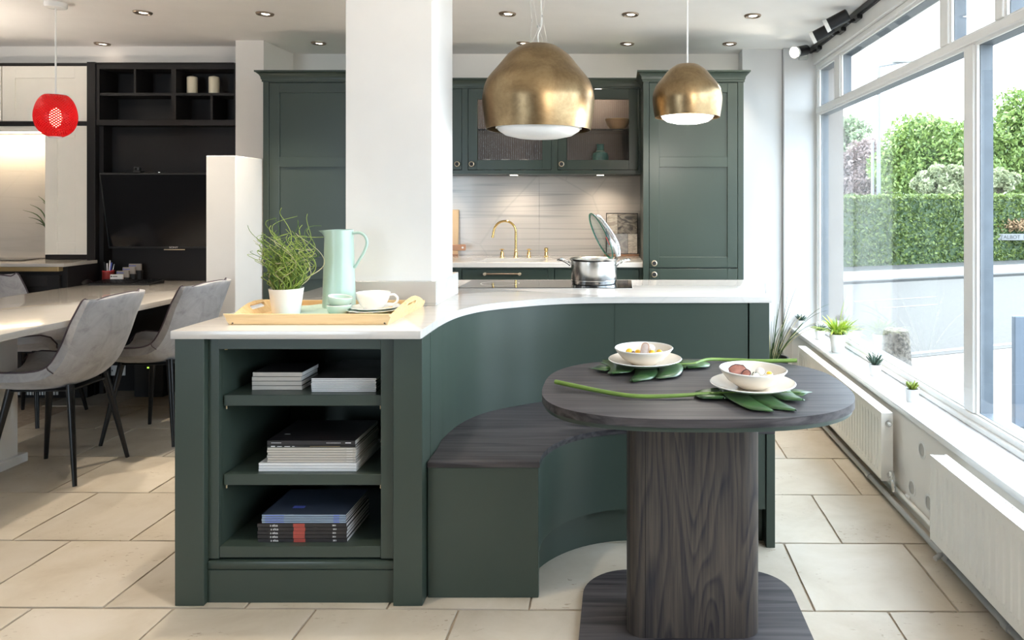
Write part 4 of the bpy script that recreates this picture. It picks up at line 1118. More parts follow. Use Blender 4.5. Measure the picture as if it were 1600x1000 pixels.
# ---- monstera leaves used as place mats
def monstera_leaf(name, label, base, tip, width, stem, lift, seed, flop):
    """heart-shaped split leaf: broad lobes with narrow slits, drooping at their ends, on a long stalk"""
    rnd = random.Random(seed)
    b = Vector(base); t = Vector(tip); L = (t - b).length; d = (t - b).normalized(); s = Vector((-d.y, d.x, 0))
    th = thing(name, label, 'leaf', tuple(b))
    def half(u):                                    # half width of the whole leaf along its length
        u = min(1.0, max(0.0, u)); return width * 0.5 * (1 - abs(2 * u - 0.78) ** 2.3 * (0.85 if u > 0.39 else 1.6)) 
    def pt(u, v, dz=0.0):
        f = min(1.2, abs(v) / (width * 0.5))
        z = 0.0035 + lift * max(0, 1 - f ** 2) + dz
        return b + d * (u * L) + s * v + Vector((0, 0, z))
    n = 4; pitch = 0.25; body = MB()
    for sgn in (1, -1):
        for k in range(n):
            u0 = -0.10 + k * pitch; u1 = u0 + pitch
            if k == 0: u0 = -0.16
            W = max(0.045, half((u0 + u1) / 2 + 0.02)) * rnd.uniform(0.96, 1.05); sweep = 0.20 * (W / width) * 2
            curl = rnd.uniform(0.3, 1.0) * flop; rows = []; m = 10
            for j in range(m + 1):
                f = j / m; v = sgn * W * f
                slit = 0.0 if f < 0.4 else 0.022 * (f - 0.35) / 0.65
                rounding = 0.0 if f < 0.8 else (1 - math.sqrt(max(0.0, 1 - ((f - 0.8) / 0.2) ** 2)))
                wl = (u1 - u0) - slit; c = (u0 + u1) / 2 + sweep * f * f
                a_, b_ = c - wl / 2 + rounding * wl * 0.42, c + wl / 2 - rounding * wl * 0.20
                if f > 0.985: a_ = b_ - 0.02
                q = []
                for g in range(5):
                    uu = a_ + (b_ - a_) * g / 4
                    q.append(pt(uu, v, curl * (0.010 * math.sin(math.pi * g / 4) - 0.003) * f + 0.002 * (k % 2)))
                rows.append(q)
            for r0, r1 in zip(rows, rows[1:]):
                for g in range(4):
                    vs = [body.bm.verts.new(p) for p in (r0[g], r0[g + 1], r1[g + 1], r1[g])]
                    try: body.bm.faces.new(vs)
                    except ValueError: pass
    tipv = [pt(0.88, 0.05 * width), pt(0.88, -0.05 * width), pt(0.97, -0.12 * width), pt(1.07, -0.02 * width), pt(1.12, 0.0), pt(1.06, 0.05 * width), pt(0.97, 0.12 * width)]
    body.bm.faces.new([body.bm.verts.new(p) for p in tipv])
    bmesh.ops.remove_doubles(body.bm, verts=body.bm.verts, dist=0.0006)
    o = body.build('blade', 'monstera_leaf', th, 60)
    so = o.modifiers.new('thickness', 'SOLIDIFY'); so.thickness = 0.0014; so.offset = 1
    mid = MB(); mid.tube([pt(u, 0) + Vector((0, 0, 0.0015)) for u in (-0.02, 0.2, 0.4, 0.6, 0.8, 1.0)], [0.004, 0.0035, 0.003, 0.0025, 0.002, 0.001], 6)
    mid.build('midrib', 'stem_green', th)
    st = catmull([pt(0.0, 0)] + [Vector(p) for p in stem], 6)
    m = len(st); MB().tube(st, [0.0050 + 0.0022 * k / m for k in range(m)], 10).build('stalk', 'stem_green', th)
    return th
Z = TZ + 0.001
monstera_leaf('monstera_leaf', 'split green monstera leaf under the plate further from the viewer', (gx(1085, 2.49), 2.49, Z), (gx(938, 2.43), 2.43, Z), 0.37,
              [(gx(1105, 2.545), 2.545, Z + 0.012), (gx(1140, 2.56), 2.56, Z + 0.008), (gx(1190, 2.545), 2.545, Z + 0.007), (gx(1245, 2.54), 2.54, Z + 0.010)], 0.005, 2, 1.0)
monstera_leaf('monstera_leaf', 'split green monstera leaf under the plate nearer the viewer', (gx(1108, 2.10), 2.10, Z), (gx(1252, 2.11), 2.11, Z), 0.34,
              [(gx(1100, 2.095), 2.095, Z + 0.010), (gx(1040, 2.08), 2.08, Z + 0.007), (gx(985, 2.085), 2.085, Z + 0.007), (gx(930, 2.14), 2.14, Z + 0.009), (gx(868, 2.22), 2.22, Z + 0.014)], 0.006, 5, 1.0)

# ---- plates and bowls
def plate(cx, cy, z, label):
    t = thing('dinner_plate', label, 'plate', (cx, cy, z))
    MB().lathe([(0, 0.0), (0.06, 0.0), (0.068, 0.004), (0.105, 0.014), (0.124, 0.022), (0.1255, 0.0235), (0.124, 0.025), (0.104, 0.0175), (0.066, 0.0075), (0, 0.006)], 56, (cx, cy, z)).build('plate_body', 'cream_china', t, 50)
    MB().lathe([(0.1242, 0.0222), (0.1268, 0.0238), (0.1242, 0.0256)], 56, (cx, cy, z)).build('rim', 'white_china', t)
    return t
def bowl(cx, cy, z, label, tilt=(0, 0)):
    t = thing('soup_bowl', label, 'bowl', (cx, cy, z))
    MB().lathe([(0, 0.0), (0.042, 0.0), (0.046, 0.003), (0.075, 0.022), (0.094, 0.045), (0.0995, 0.053), (0.0990, 0.0548), (0.0970, 0.0545), (0.090, 0.046), (0.070, 0.027), (0.04, 0.010), (0, 0.008)], 56, (cx, cy, z)).build('bowl_body', 'cream_china', t, 50)
    MB().lathe([(0.0962, 0.0540), (0.0985, 0.0566), (0.1008, 0.0545), (0.0995, 0.0528)], 56, (cx, cy, z)).build('rim', 'white_china', t)
    t.rotation_euler = (tilt[0], tilt[1], 0)
    return t
B1 = (gx(1008, 2.465), 2.465); B2 = (gx(1176, 2.135), 2.135)
plate(*B1, Z + 0.010, 'cream plate with a rimmed edge beneath the bowl of eggs and a grey sausage')
plate(B2[0], B2[1], Z + 0.011, 'cream plate beneath the bowl with a red beet slice')
B1b = (gx(1006, 2.455), 2.455); bz1 = Z + 0.0175; bz2 = Z + 0.0195
bowl(B1b[0], B1b[1], bz1, 'cream bowl holding egg pieces and a grey sausage slice')
bowl(gx(1176, 2.135), 2.135, bz2, 'cream bowl holding a dark red beet slice and egg pieces', (0.0, 0.02))
def morsel(kind, x, y, z, label, cat, mats, r=0.013, sq=(1, 1, 0.8), rot=0.0, grp=None):
    t = thing(kind, label, cat, (x, y, z), grp)
    return t
def egg(x, y, z, r, label, yolk=True, grp='egg halves in the bowls'):
    t = thing('egg_half', label, 'egg', (x, y, z), grp)
    MB().sphere((x, y, z), r, 16, (1, 1.2, 0.85)).build('egg_white', 'egg_white', t, 60)
    if yolk: MB().sphere((x, y - r * 0.35, z + r * 0.35), r * 0.78, 14, (1, 0.9, 0.8)).build('egg_yolk', 'egg_yolk', t, 60)
def yolk(x, y, z, r, label):
    t = thing('egg_yolk_piece', label, 'egg yolk', (x, y, z), 'egg yolk pieces in the bowls')
    MB().sphere((x, y, z), r, 16, (1, 1, 0.95)).build('yolk_ball', 'egg_yolk', t, 60)
    MB().sphere((x + r * 0.5, y - r * 0.5, z - r * 0.55), r * 0.5, 10).build('white_scrap', 'egg_white', t, 60)
fz = bz1 + 0.036
yolk(B1b[0] - 0.050, B1b[1] + 0.005, fz + 0.004, 0.012, 'yellow egg yolk nearest the pot side of the far bowl')
yolk(B1b[0] - 0.020, B1b[1] + 0.010, fz, 0.011, 'yellow egg yolk just before the sausage slice in the far bowl')
egg(B1b[0] + 0.012 * 2, B1b[1] + 0.034, fz + 0.010, 0.016, 'white egg at the back of the far bowl', False)
yolk(B1b[0] + 0.028, B1b[1] - 0.004, fz, 0.012, 'yellow egg yolk just past the sausage slice in the far bowl')
egg(B1b[0] + 0.052, B1b[1] + 0.000, fz + 0.001, 0.013, 'egg half with its yolk showing at the window side of the far bowl')
for k, (dx, lb) in enumerate(((-0.022, 'small egg white scrap in front of the sausage in the far bowl'), (0.022, 'egg white piece low in the middle of the far bowl'), (0.045, 'egg white piece low at the window side of the far bowl'))):
    egg(B1b[0] + dx, B1b[1] - 0.024, fz - 0.008, 0.011, lb, False)
sg = thing('sausage_slice', 'grey-brown slice of sausage standing up in the far bowl', 'sausage', (B1b[0] + 0.001, B1b[1], fz))
M = Matrix.Translation((B1b[0] + 0.001, B1b[1] - 0.006, fz + 0.008)) @ Matrix.Rotation(math.radians(16), 4, 'Y') @ Matrix.Rotation(math.radians(-28), 4, 'X')
MB().prism([(0.0125 * math.cos(a), (0.016 if math.sin(a) > 0 else -0.016) + 0.0125 * math.sin(a)) for a in [2 * math.pi * k / 24 for k in range(24)]], -0.005, 0.005, 0.002, 2, M=M @ Matrix.Rotation(math.radians(90), 4, 'X')).build('slice', 'sausage_grey', sg)
MB().tube([(M @ Vector((0.0125 * math.cos(a), -0.0045, (0.016 if math.sin(a) > 0 else -0.016) + 0.0125 * math.sin(a)))) for a in [2 * math.pi * k / 24 for k in range(25)]], 0.0014, 6).build('skin', 'red_wood', sg)
ol = thing('olive', 'dark purple olive beside the yolk in the far bowl', 'olive', (B1b[0] - 0.036, B1b[1] - 0.012, fz))
MB().sphere((B1b[0] - 0.036, B1b[1] - 0.012, fz + 0.002), 0.007, 12, (1, 1, 1.2)).build('flesh', 'olive_dark', ol, 60)
MB().cyl((B1b[0] - 0.036, B1b[1] - 0.018, fz + 0.006), (B1b[0] - 0.036, B1b[1] - 0.0195, fz + 0.007), 0.002, 8).build('hole', 'beet_red', ol)
def slab_food(name, label, cat, c, w, h, rot, m, rim):
    t = thing(name, label, cat, c)
    rnd = random.Random(4); P_ = []
    for k in range(16):
        a = 2 * math.pi * k / 16; P_.append((w * math.cos(a) * rnd.uniform(0.85, 1.05), h * math.sin(a) * rnd.uniform(0.85, 1.05)))
    M = Matrix.Translation(c) @ Matrix.Rotation(rot, 4, 'Y') @ Matrix.Rotation(math.radians(60), 4, 'X')
    MB().prism(P_, -0.005, 0.005, 0.003, 2, M=M).build('slice', m, t)
    MB().tube([M @ Vector((p[0] * 1.0, p[1] * 1.0, 0.0045)) for p in P_ + P_[:1]], 0.0013, 6).build('skin', rim, t)
b2 = (B2[0], B2[1]); fz2 = bz2 + 0.037
slab_food('beet_slice', 'dark red beet slice leaning in the near bowl', 'beet', (b2[0] - 0.042, b2[1] + 0.004, fz2 + 0.010), 0.030, 0.020, math.radians(12), 'beet_red', 'olive_dark')
slab_food('herb_root', 'small brown root slice beside the beet slice in the near bowl', 'root', (b2[0] - 0.020, b2[1] - 0.006, fz2 + 0.004), 0.014, 0.012, math.radians(-10), 'beet_red', 'olive_dark')
egg(b2[0] + 0.022, b2[1] + 0.002, fz2 + 0.008, 0.014, 'white egg standing highest in the near bowl', False)
egg(b2[0] + 0.006, b2[1] - 0.012, fz2 - 0.002, 0.012, 'white egg low in the middle of the near bowl', False)
egg(b2[0] + 0.048, b2[1] - 0.004, fz2, 0.012, 'egg half with its yolk showing at the window side of the near bowl')
for k in range(2):
    hs = thing('herb_sprig', ('dark herb sprig between the beet and the eggs', 'second dark herb sprig lying by the eggs in the near bowl')[k], 'herb', (b2[0] - 0.006 + 0.006 * k, b2[1] - 0.02, fz2))
    x, y = b2[0] - 0.008 + 0.007 * k, b2[1] - 0.018
    MB().tube([(x, y, fz2 - 0.004), (x + 0.002, y, fz2 + 0.004), (x + 0.008, y + 0.004, fz2 + 0.010)], 0.0009, 5).build('stem', 'leaf_dark', hs)
    MB().sphere((x + 0.008, y + 0.004, fz2 + 0.010), 0.0026, 8, (1, 1, 0.5)).build('leaf', 'leaf_dark', hs)

# ================================================================== MAGAZINES
def book(label, x0, x1, y0, d, z, t, cover, grp, rot=0.0, name='magazine', spine=None):
    c = ((x0 + x1) / 2, y0 + d / 2, z)
    o = thing(name, label, 'magazine', c, grp)
    g = min(0.0011, t * 0.14); t = t - g                        # rounded spines leave a dark line between the copies
    e = min(0.0008, t * 0.12)
    m = MB().box(x0, x1, y0 + 0.0008, y0 + d, z, z + e).box(x0, x1, y0 + 0.0008, y0 + d, z + t - e, z + t)
    if spine:
        m.build('cover', cover, o)
        MB().box(x0, x1, y0, y0 + 0.0016, z + 0.0002, z + t - 0.0002, 0.0005).build('spine', spine, o)
    else:
        m.box(x0, x1, y0, y0 + 0.0016, z + 0.0002, z + t - 0.0002, 0.0005); m.build('cover', cover, o)
    MB().box(x0 + 0.001, x1 - 0.001, y0 + 0.0018, y0 + d - 0.001, z + e + 0.00005, z + t - e - 0.00005).build('pages', 'paper', o)
    o.rotation_euler = (0, 0, rot); return o
ORD = ['topmost', 'second', 'third', 'fourth', 'fifth', 'sixth', 'seventh', 'eighth']
rb = random.Random(8)
z = SH[2] + 0.0003
for k in range(4):
    book('%s of the four grey booklets on the top shelf, counted from above' % ORD[3 - k], -1.269 + rb.uniform(-.001, .001) + (0.001 if k == 3 else 0), -1.098 + rb.uniform(-.002, .001) + (0.003 if k == 3 else 0), 2.472, 0.135, z, 0.0155, 'cover_black', 'grey booklets on the top shelf', name='booklet', spine='cover_taupe')
    z += 0.0155
# dark covers on the grey booklets show on top
z = SH[2] + 0.0003
for k in range(8):
    book('%s of the white magazines on the top shelf, counted from above' % ORD[7 - k], -1.054 + rb.uniform(-.0015, .0015), -0.834 + rb.uniform(-.0015, .0015), 2.448, 0.29, z, 0.0059, 'cover_photo', 'white magazines on the top shelf', spine='cover_white')
    z += 0.0059
z = SH[1] + 0.0003
for k in range(3):
    book('%s of the white catalogues on the middle shelf, counted from above' % ORD[2 - k], -1.227 + rb.uniform(-.001, .001), -0.896 + rb.uniform(-.001, .001), 2.434, 0.25, z, 0.0098, 'cover_white', 'white catalogues on the middle shelf', name='catalogue'); z += 0.0098
for k in range(6):
    b = book('%s of the taupe catalogues on the middle shelf, counted from above' % ORD[5 - k], -1.2 + rb.uniform(-.0015, .0015), -0.899 + rb.uniform(-.0015, .0015), 2.437, 0.23, z, 0.0085, 'cover_taupe', 'taupe catalogues on the middle shelf', name='catalogue')
    MB().box(-0.930, -0.910, 2.4366, 2.4369, z + 0.0035, z + 0.0048).build('lettering', 'cover_white', b)
    z += 0.0085
b = book('lower black catalogue on the middle shelf with a gold line on its spine', -1.2, -0.900, 2.437, 0.23, z, 0.0072, 'cover_black', 'black catalogues on the middle shelf', name='catalogue')
MB().box(-1.055, -0.952, 2.4364, 2.4369, z + 0.0030, z + 0.0042).build('gold_line', 'ink_gold', b)
MB().box(-1.187, -1.173, 2.4364, 2.4369, z + 0.0020, z + 0.0052).box(-1.166, -1.150, 2.4364, 2.4369, z + 0.0026, z + 0.0044).box(-1.141, -1.122, 2.4364, 2.4369, z + 0.0026, z + 0.0044).box(-1.115, -1.107, 2.4364, 2.4369, z + 0.0026, z + 0.0044).build('lettering', 'ink_white', b)
z += 0.0074
b = book('upper, thicker black catalogue on the middle shelf with white spine print', -1.2005, -0.901, 2.437, 0.23, z, 0.0168, 'cover_black', 'black catalogues on the middle shelf', name='catalogue')
mb = MB().box(-0.934, -0.915, 2.4364, 2.4369, z + 0.0065, z + 0.0095)
for k in range(10): mb.box(-0.998 + k * 0.005, -0.9955 + k * 0.005, 2.4364, 2.4369, z + 0.0070, z + 0.0088)
for k in range(7): mb.box(-1.186 + k * 0.005, -1.1825 + k * 0.005, 2.4364, 2.4369, z + 0.0075, z + 0.0090)
mb.build('lettering', 'ink_white', b)
mb = MB()
for k in range(5): mb.box(-1.17 + k * 0.004, -1.1675 + k * 0.004, 2.50, 2.504, z + 0.0168, z + 0.0170)
mb.build('cover_print', 'ink_white', b)
z = SH[0] + 0.0003
for k in range(5):
    dx = rb.uniform(-.0015, .0015)
    b = book('%s of the black yearbooks with a red band on the bottom shelf, counted from above' % ORD[4 - k], -1.223 + dx, -0.922 + dx, 2.418, 0.215, z, 0.0127, 'cover_black', 'black yearbooks on the bottom shelf', name='yearbook')
    MB().box(-1.102 + dx, -1.063 + dx, 2.4174, 2.4179, z + 0.0003, z + 0.0122).build('red_band', 'spine_red', b)
    text('lettering', 'a elica', 0.0105, 'ink_white', b, (-1.180 + dx, 2.4174, z + 0.0060), squash=1.0)
    text('lettering', '2021', 0.0065, 'ink_white', b, (-0.970 + dx, 2.4174, z + 0.0060))
    z += 0.0127
for k in range(4):
    dx = rb.uniform(-.001, .001)
    b = book('%s of the blue brochures on the bottom shelf, counted from above' % ORD[3 - k], -1.210 + dx, -0.926 + dx, 2.420, 0.215, z, 0.0074, 'cover_navy', 'blue brochures on the bottom shelf', name='brochure', spine='cover_blue')
    MB().box(-1.199 + dx, -1.135 + dx, 2.4195, 2.4199, z + 0.0025, z + 0.0045).build('lettering', 'ink_blue', b)
    MB().box(-0.968 + dx, -0.948 + dx, 2.4195, 2.4199, z + 0.0022, z + 0.0048).build('lettering', 'ink_blue', b)
    if k == 3: MB().box(-1.13, -1.09, 2.47, 2.49, z + 0.0072, z + 0.0074).build('cover_print', 'ink_blue', b)
    z += 0.0074

# ================================================================== TRAY AND WHAT STANDS ON IT
tr = thing('serving_tray', 'pale wooden serving tray with cut-out handles on the island worktop', 'tray', (-1.07, 2.68, WZ))
tx0, tx1, ty0, ty1 = -1.335, -0.802, 2.458, 2.905; tz = WZ + 0.0005
MB().box(tx0, tx1, ty0, ty1, tz, tz + 0.006, 0.001).build('base', 'tray_wood', tr)
for y0, y1, hh in ((ty0, ty0 + 0.011, 0.037), (ty1 - 0.011, ty1, 0.026)):
    MB().prism([(tx0, 0), (tx1, 0), (tx1 + 0.012, hh), (tx0 - 0.028, hh)], 0, 0.011, 0.001, 1, M=Matrix.Translation((0, y1, tz)) @ Matrix.Rotation(math.radians(90), 4, 'X')).build('side', 'tray_wood', tr)
def tray_end(x, s, flare, top):
    """end board with an arched top and a slot, flaring outwards"""
    pts = []; L = ty1 - ty0
    prof = [(0, 0.038), (0.03, 0.042), (0.07, 0.055), (0.12, 0.072), (0.17, 0.084), (0.22, 0.088), (0.27, 0.084), (0.32, 0.072), (0.37, 0.055), (L - 0.03, 0.036), (L, 0.027)]
    outer_ = [(0, 0)] + [(a, b * top) for a, b in prof] + [(L, 0)]
    hole_c, hw, hh = 0.222, 0.055, 0.0095; hz = 0.056 * top
    hole = [(hole_c + (hw - hh) * (1 if math.cos(a) > 0 else -1) + hh * math.cos(a), hz + hh * math.sin(a)) for a in [2 * math.pi * (k + 0.5) / 20 for k in range(20)]]
    mb = MB(); bm = mb.bm
    M = Matrix.Translation((x, ty0, tz)) @ Matrix.Rotation(s * flare, 4, 'Y')
    def ring(P_, t): return [bm.verts.new(M @ Vector((t, p[0], p[1]))) for p in P_]
    for t in (-0.005, 0.005):
        O = ring(outer_, t); H = ring(hole, t)
        es = [bm.edges.new((O[i], O[(i + 1) % len(O)])) for i in range(len(O))] + [bm.edges.new((H[i], H[(i + 1) % len(H)])) for i in range(len(H))]
        bmesh.ops.triangle_fill(bm, use_beauty=True, use_dissolve=False, edges=es)
        if t < 0: O0, H0 = O, H
    for A, B in ((O0, O), (H0, H)):
        for i in range(len(A)): bm.faces.new((A[i], A[(i + 1) % len(A)], B[(i + 1) % len(A)], B[i]))
    mb.build('end_board', 'tray_wood', tr, 40)
tray_end(tx0 + 0.002, -1, math.radians(36), 0.72); tray_end(tx1 - 0.002, 1, math.radians(24), 0.84)
pgm = MB()
for x in (tx0 + 0.006, tx1 - 0.006): pgm.cyl((x, ty0 - 0.0006, tz + 0.006), (x, ty0 + 0.004, tz + 0.006), 0.003, 8)
pgm.build('peg', 'bark', tr)
TF = tz + 0.0065
# mint napkin
nap = thing('napkin', 'mint cloth napkin spread on the tray between the plant and the small bowls', 'napkin', (-1.13, 2.66, TF))
def nap_fn(u, v):
    x = -1.235 + 0.20 * u; y = 2.51 + 0.30 * v
    return Vector((x + 0.01 * math.sin(5 * v), y + 0.01 * math.sin(4 * u), TF + 0.0015 + 0.006 * (0.5 + 0.5 * math.sin(9 * u + 4 * v)) * v + 0.012 * max(0, v - 0.75) * 2))
n_ = MB(); n_.grid(nap_fn, 16, 20); o = n_.build('cloth', 'mint_cloth', nap, 60)
so = o.modifiers.new('thickness', 'SOLIDIFY'); so.thickness = 0.003; so.offset = 1
MB().tube(catmull([(-1.205, 2.50, TF + 0.007), (-1.20, 2.52, TF + 0.013), (-1.185, 2.515, TF + 0.014), (-1.178, 2.505, TF + 0.006)], 5), 0.0035, 8).build('rolled_hem', 'mint_cloth', nap)

def curly_grass(parent, c, r, n, hmin, hmax, m, seed, spread, th, curl, steps=14, name='grass'):
    rnd = random.Random(seed); mb = MB()
    for k in range(n):
        a = rnd.uniform(0, 2 * math.pi); q = r * math.sqrt(rnd.random()); h = rnd.uniform(hmin, hmax)
        p = Vector((c[0] + q * math.cos(a), c[1] + q * math.sin(a), c[2])); pts = [p.copy()]
        lean = Vector((math.cos(a), math.sin(a), 0)) * spread * rnd.uniform(0.1, 1) * (q / r + 0.25)
        ph = rnd.uniform(0, 6.28); fr = rnd.uniform(0.7, 1.5); w = rnd.uniform(0.3, 1) * curl
        for i in range(steps):
            f = (i + 1) / steps; aa = ph + f * fr * 9
            p = p + Vector((0, 0, 1)) * h / steps * (1 - 0.35 * f * rnd.random()) + lean * h / steps * 1.4 + Vector((math.cos(aa), math.sin(aa * 1.2), 0.55 * math.sin(aa * 0.9))) * w * h / steps * (0.2 + 1.3 * f)
            pts.append(p.copy())
        pts = catmull(pts, 2)
        mb.tube(pts, [th * (1 - 0.6 * i / len(pts)) for i in range(len(pts))], 5)
    return mb.build(name, m, parent, 80, 'stuff')
pc = (gx(447.5, 2.63), 2.63)
pp = thing('potted_curly_grass', 'curly artificial grass in a white pot on the tray', 'plant', (*pc, TF))
MB().lathe([(0, 0), (0.044, 0), (0.047, 0.004), (0.0595, 0.098), (0.0605, 0.0995), (0.0585, 0.100), (0.054, 0.094), (0.0, 0.09)], 40, (*pc, TF)).build('pot', 'pot_white', pp)
MB().lathe([(0, 0.0925), (0.03, 0.094), (0.0555, 0.0905)], 24, (*pc, TF)).build('soil', 'soil', pp)
G0 = (*pc, TF + 0.092)
curly_grass(pp, G0, 0.045, 80, 0.08, 0.17, 'leaf_grass', 4, 0.22, 0.0019, 1.7)
curly_grass(pp, G0, 0.043, 60, 0.16, 0.25, 'leaf_grass', 9, 0.24, 0.0020, 1.5, 18)
curly_grass(pp, G0, 0.030, 7, 0.27, 0.33, 'leaf_grass', 15, 0.26, 0.0021, 0.75, 18)
curly_grass(pp, G0, 0.040, 11, 0.14, 0.21, 'leaf_straw', 21, 0.34, 0.0022, 1.7, 18, name='dry_grass')

# mint jug
jc = (gx(530, 2.79), 2.79)
jg = thing('mint_jug', 'tall pale mint jug with a loop handle standing on the tray', 'jug', (*jc, TF))
def jug_fn(u, v):
    H = 0.312 - 0.004; z = u * H; r = 0.0620 - 0.0095 * u
    a = 2 * math.pi * v; sp = max(0.0, (u - 0.90) / 0.10) ** 1.5
    d_ = math.cos(a - math.pi); k = max(0, d_) ** 6
    r2 = r + 0.026 * sp * k
    return Vector((jc[0] + r2 * math.cos(a), jc[1] + r2 * math.sin(a), TF + z + 0.0 - 0.004 * sp * k))
jb = MB(); g = jb.grid(jug_fn, 24, 48, True)
inn = MB
jb.bm.faces.new([v for v in g[0]][::-1])
gi = jb.grid(lambda u, v: Vector((jc[0] + (jug_fn(1 - u * 0.5, v).x - jc[0]) * 0.94, jc[1] + (jug_fn(1 - u * 0.5, v).y - jc[1]) * 0.94, jug_fn(1 - u * 0.5, v).z)), 8, 48, True)
for k in range(48): jb.bm.faces.new((g[-1][k], g[-1][(k + 1) % 48], gi[0][(k + 1) % 48], gi[0][k]))
jb.bm.faces.new(gi[-1])
jb.build('jug_body', 'mint_glaze', jg, 40)
hx = jc[0]
hp = catmull([(hx + 0.052, jc[1], TF + 0.294), (hx + 0.080, jc[1], TF + 0.296), (hx + 0.101, jc[1], TF + 0.282), (hx + 0.108, jc[1], TF + 0.255), (hx + 0.096, jc[1], TF + 0.220), (hx + 0.076, jc[1], TF + 0.186), (hx + 0.060, jc[1], TF + 0.160)], 6)
MB().tube(hp, [0.0055] * len(hp), 10).build('handle', 'mint_glaze', jg)
# two little stacked bowls
sc1 = (gx(530, 2.655), 2.655)
def mini_bowl(z, label, tilt):
    t = thing('small_bowl', label, 'bowl', (*sc1, z), 'small mint bowls stacked on the tray')
    MB().lathe([(0, 0), (0.028, 0), (0.032, 0.003), (0.041, 0.016), (0.0435, 0.034), (0.0425, 0.0355), (0.041, 0.034), (0.038, 0.017), (0.028, 0.006), (0, 0.005)], 36, (*sc1, z)).build('bowl_body', 'mint_glaze', t, 50)
    MB().lathe([(0.0408, 0.0342), (0.0422, 0.0364), (0.0438, 0.0342)], 36, (*sc1, z)).build('rim', 'white_china', t)
    t.rotation_euler = tilt
mini_bowl(TF, 'lower mint bowl of the little stack on the tray', (0, 0, 0)); mini_bowl(TF + 0.031, 'upper mint bowl of the little stack on the tray, sitting tilted', (0.02, 0.13, 0))
# plates, cup, spoon
cc = (gx(585, 2.70), 2.70)
def side_plate(c, r, z, label, m, h=0.013):
    t = thing('side_plate', label, 'plate', (*c, z))
    MB().lathe([(0, 0), (r * 0.6, 0), (r * 0.68, 0.002), (r * 0.97, h), (r, h + 0.001), (r * 0.97, h + 0.0025), (r * 0.66, 0.005), (0, 0.0035)], 48, (*c, z)).build('plate_body', m, t, 50)
    MB().lathe([(r * 0.972, h + 0.0002), (r * 1.006, h + 0.0014), (r * 0.97, h + 0.0030)], 48, (*c, z)).build('rim', 'white_china', t)
side_plate(cc, 0.100, TF, 'mint side plate under the white saucer on the tray', 'mint_glaze')
side_plate((cc[0] + 0.004, cc[1]), 0.094, TF + 0.0085, 'white saucer under the tea cup on the tray', 'white_china', 0.014)
cu_ = (cc[0] - 0.006, cc[1] + 0.005); cz = TF + 0.0125
cup = thing('tea_cup', 'white tea cup with a loop handle on the saucer', 'cup', (*cu_, cz))
MB().lathe([(0, 0), (0.034, 0), (0.036, 0.004), (0.050, 0.022), (0.059, 0.042), (0.0625, 0.062), (0.0615, 0.0632), (0.060, 0.062), (0.056, 0.042), (0.046, 0.022), (0.030, 0.006), (0, 0.005)], 44, (*cu_, cz)).build('cup_body', 'white_china', cup, 50)
hp = catmull([(cu_[0] + 0.058, cu_[1], cz + 0.052), (cu_[0] + 0.078, cu_[1], cz + 0.054), (cu_[0] + 0.091, cu_[1], cz + 0.042), (cu_[0] + 0.088, cu_[1], cz + 0.026), (cu_[0] + 0.070, cu_[1], cz + 0.016), (cu_[0] + 0.046, cu_[1], cz + 0.016)], 6)
MB().tube(hp, 0.0045, 10).build('handle', 'white_china', cup)
sp = thing('wooden_spoon', 'small wooden teaspoon lying on the saucer beside the cup', 'spoon', (cc[0] + 0.03, cc[1] - 0.045, cz))
MB().sphere((cc[0] + 0.012, cc[1] - 0.062, cz + 0.006), 0.014, 14, (1.3, 0.8, 0.22)).build('spoon_head', 'pale_wood', sp, 60)
MB().tube([(cc[0] + 0.026, cc[1] - 0.058, cz + 0.007), (cc[0] + 0.05, cc[1] - 0.045, cz + 0.009), (cc[0] + 0.078, cc[1] - 0.03, cz + 0.013)], 0.0028, 8).build('spoon_handle', 'pale_wood', sp)
# small steel spoon whose bowl peeks over the tray's front edge
tsp = thing('teaspoon', 'small steel teaspoon lying on the tray in front of the plates', 'spoon', (-0.93, 2.50, TF))
MB().tube([(-1.0, 2.512, TF + 0.004), (-0.95, 2.510, TF + 0.006), (-0.90, 2.508, TF + 0.004)], [0.003, 0.0025, 0.002], 8).build('spoon_handle', 'chrome', tsp)
MB().sphere((-1.012, 2.513, TF + 0.006), 0.012, 12, (1.4, 0.9, 0.4)).build('spoon_head', 'chrome', tsp, 60)
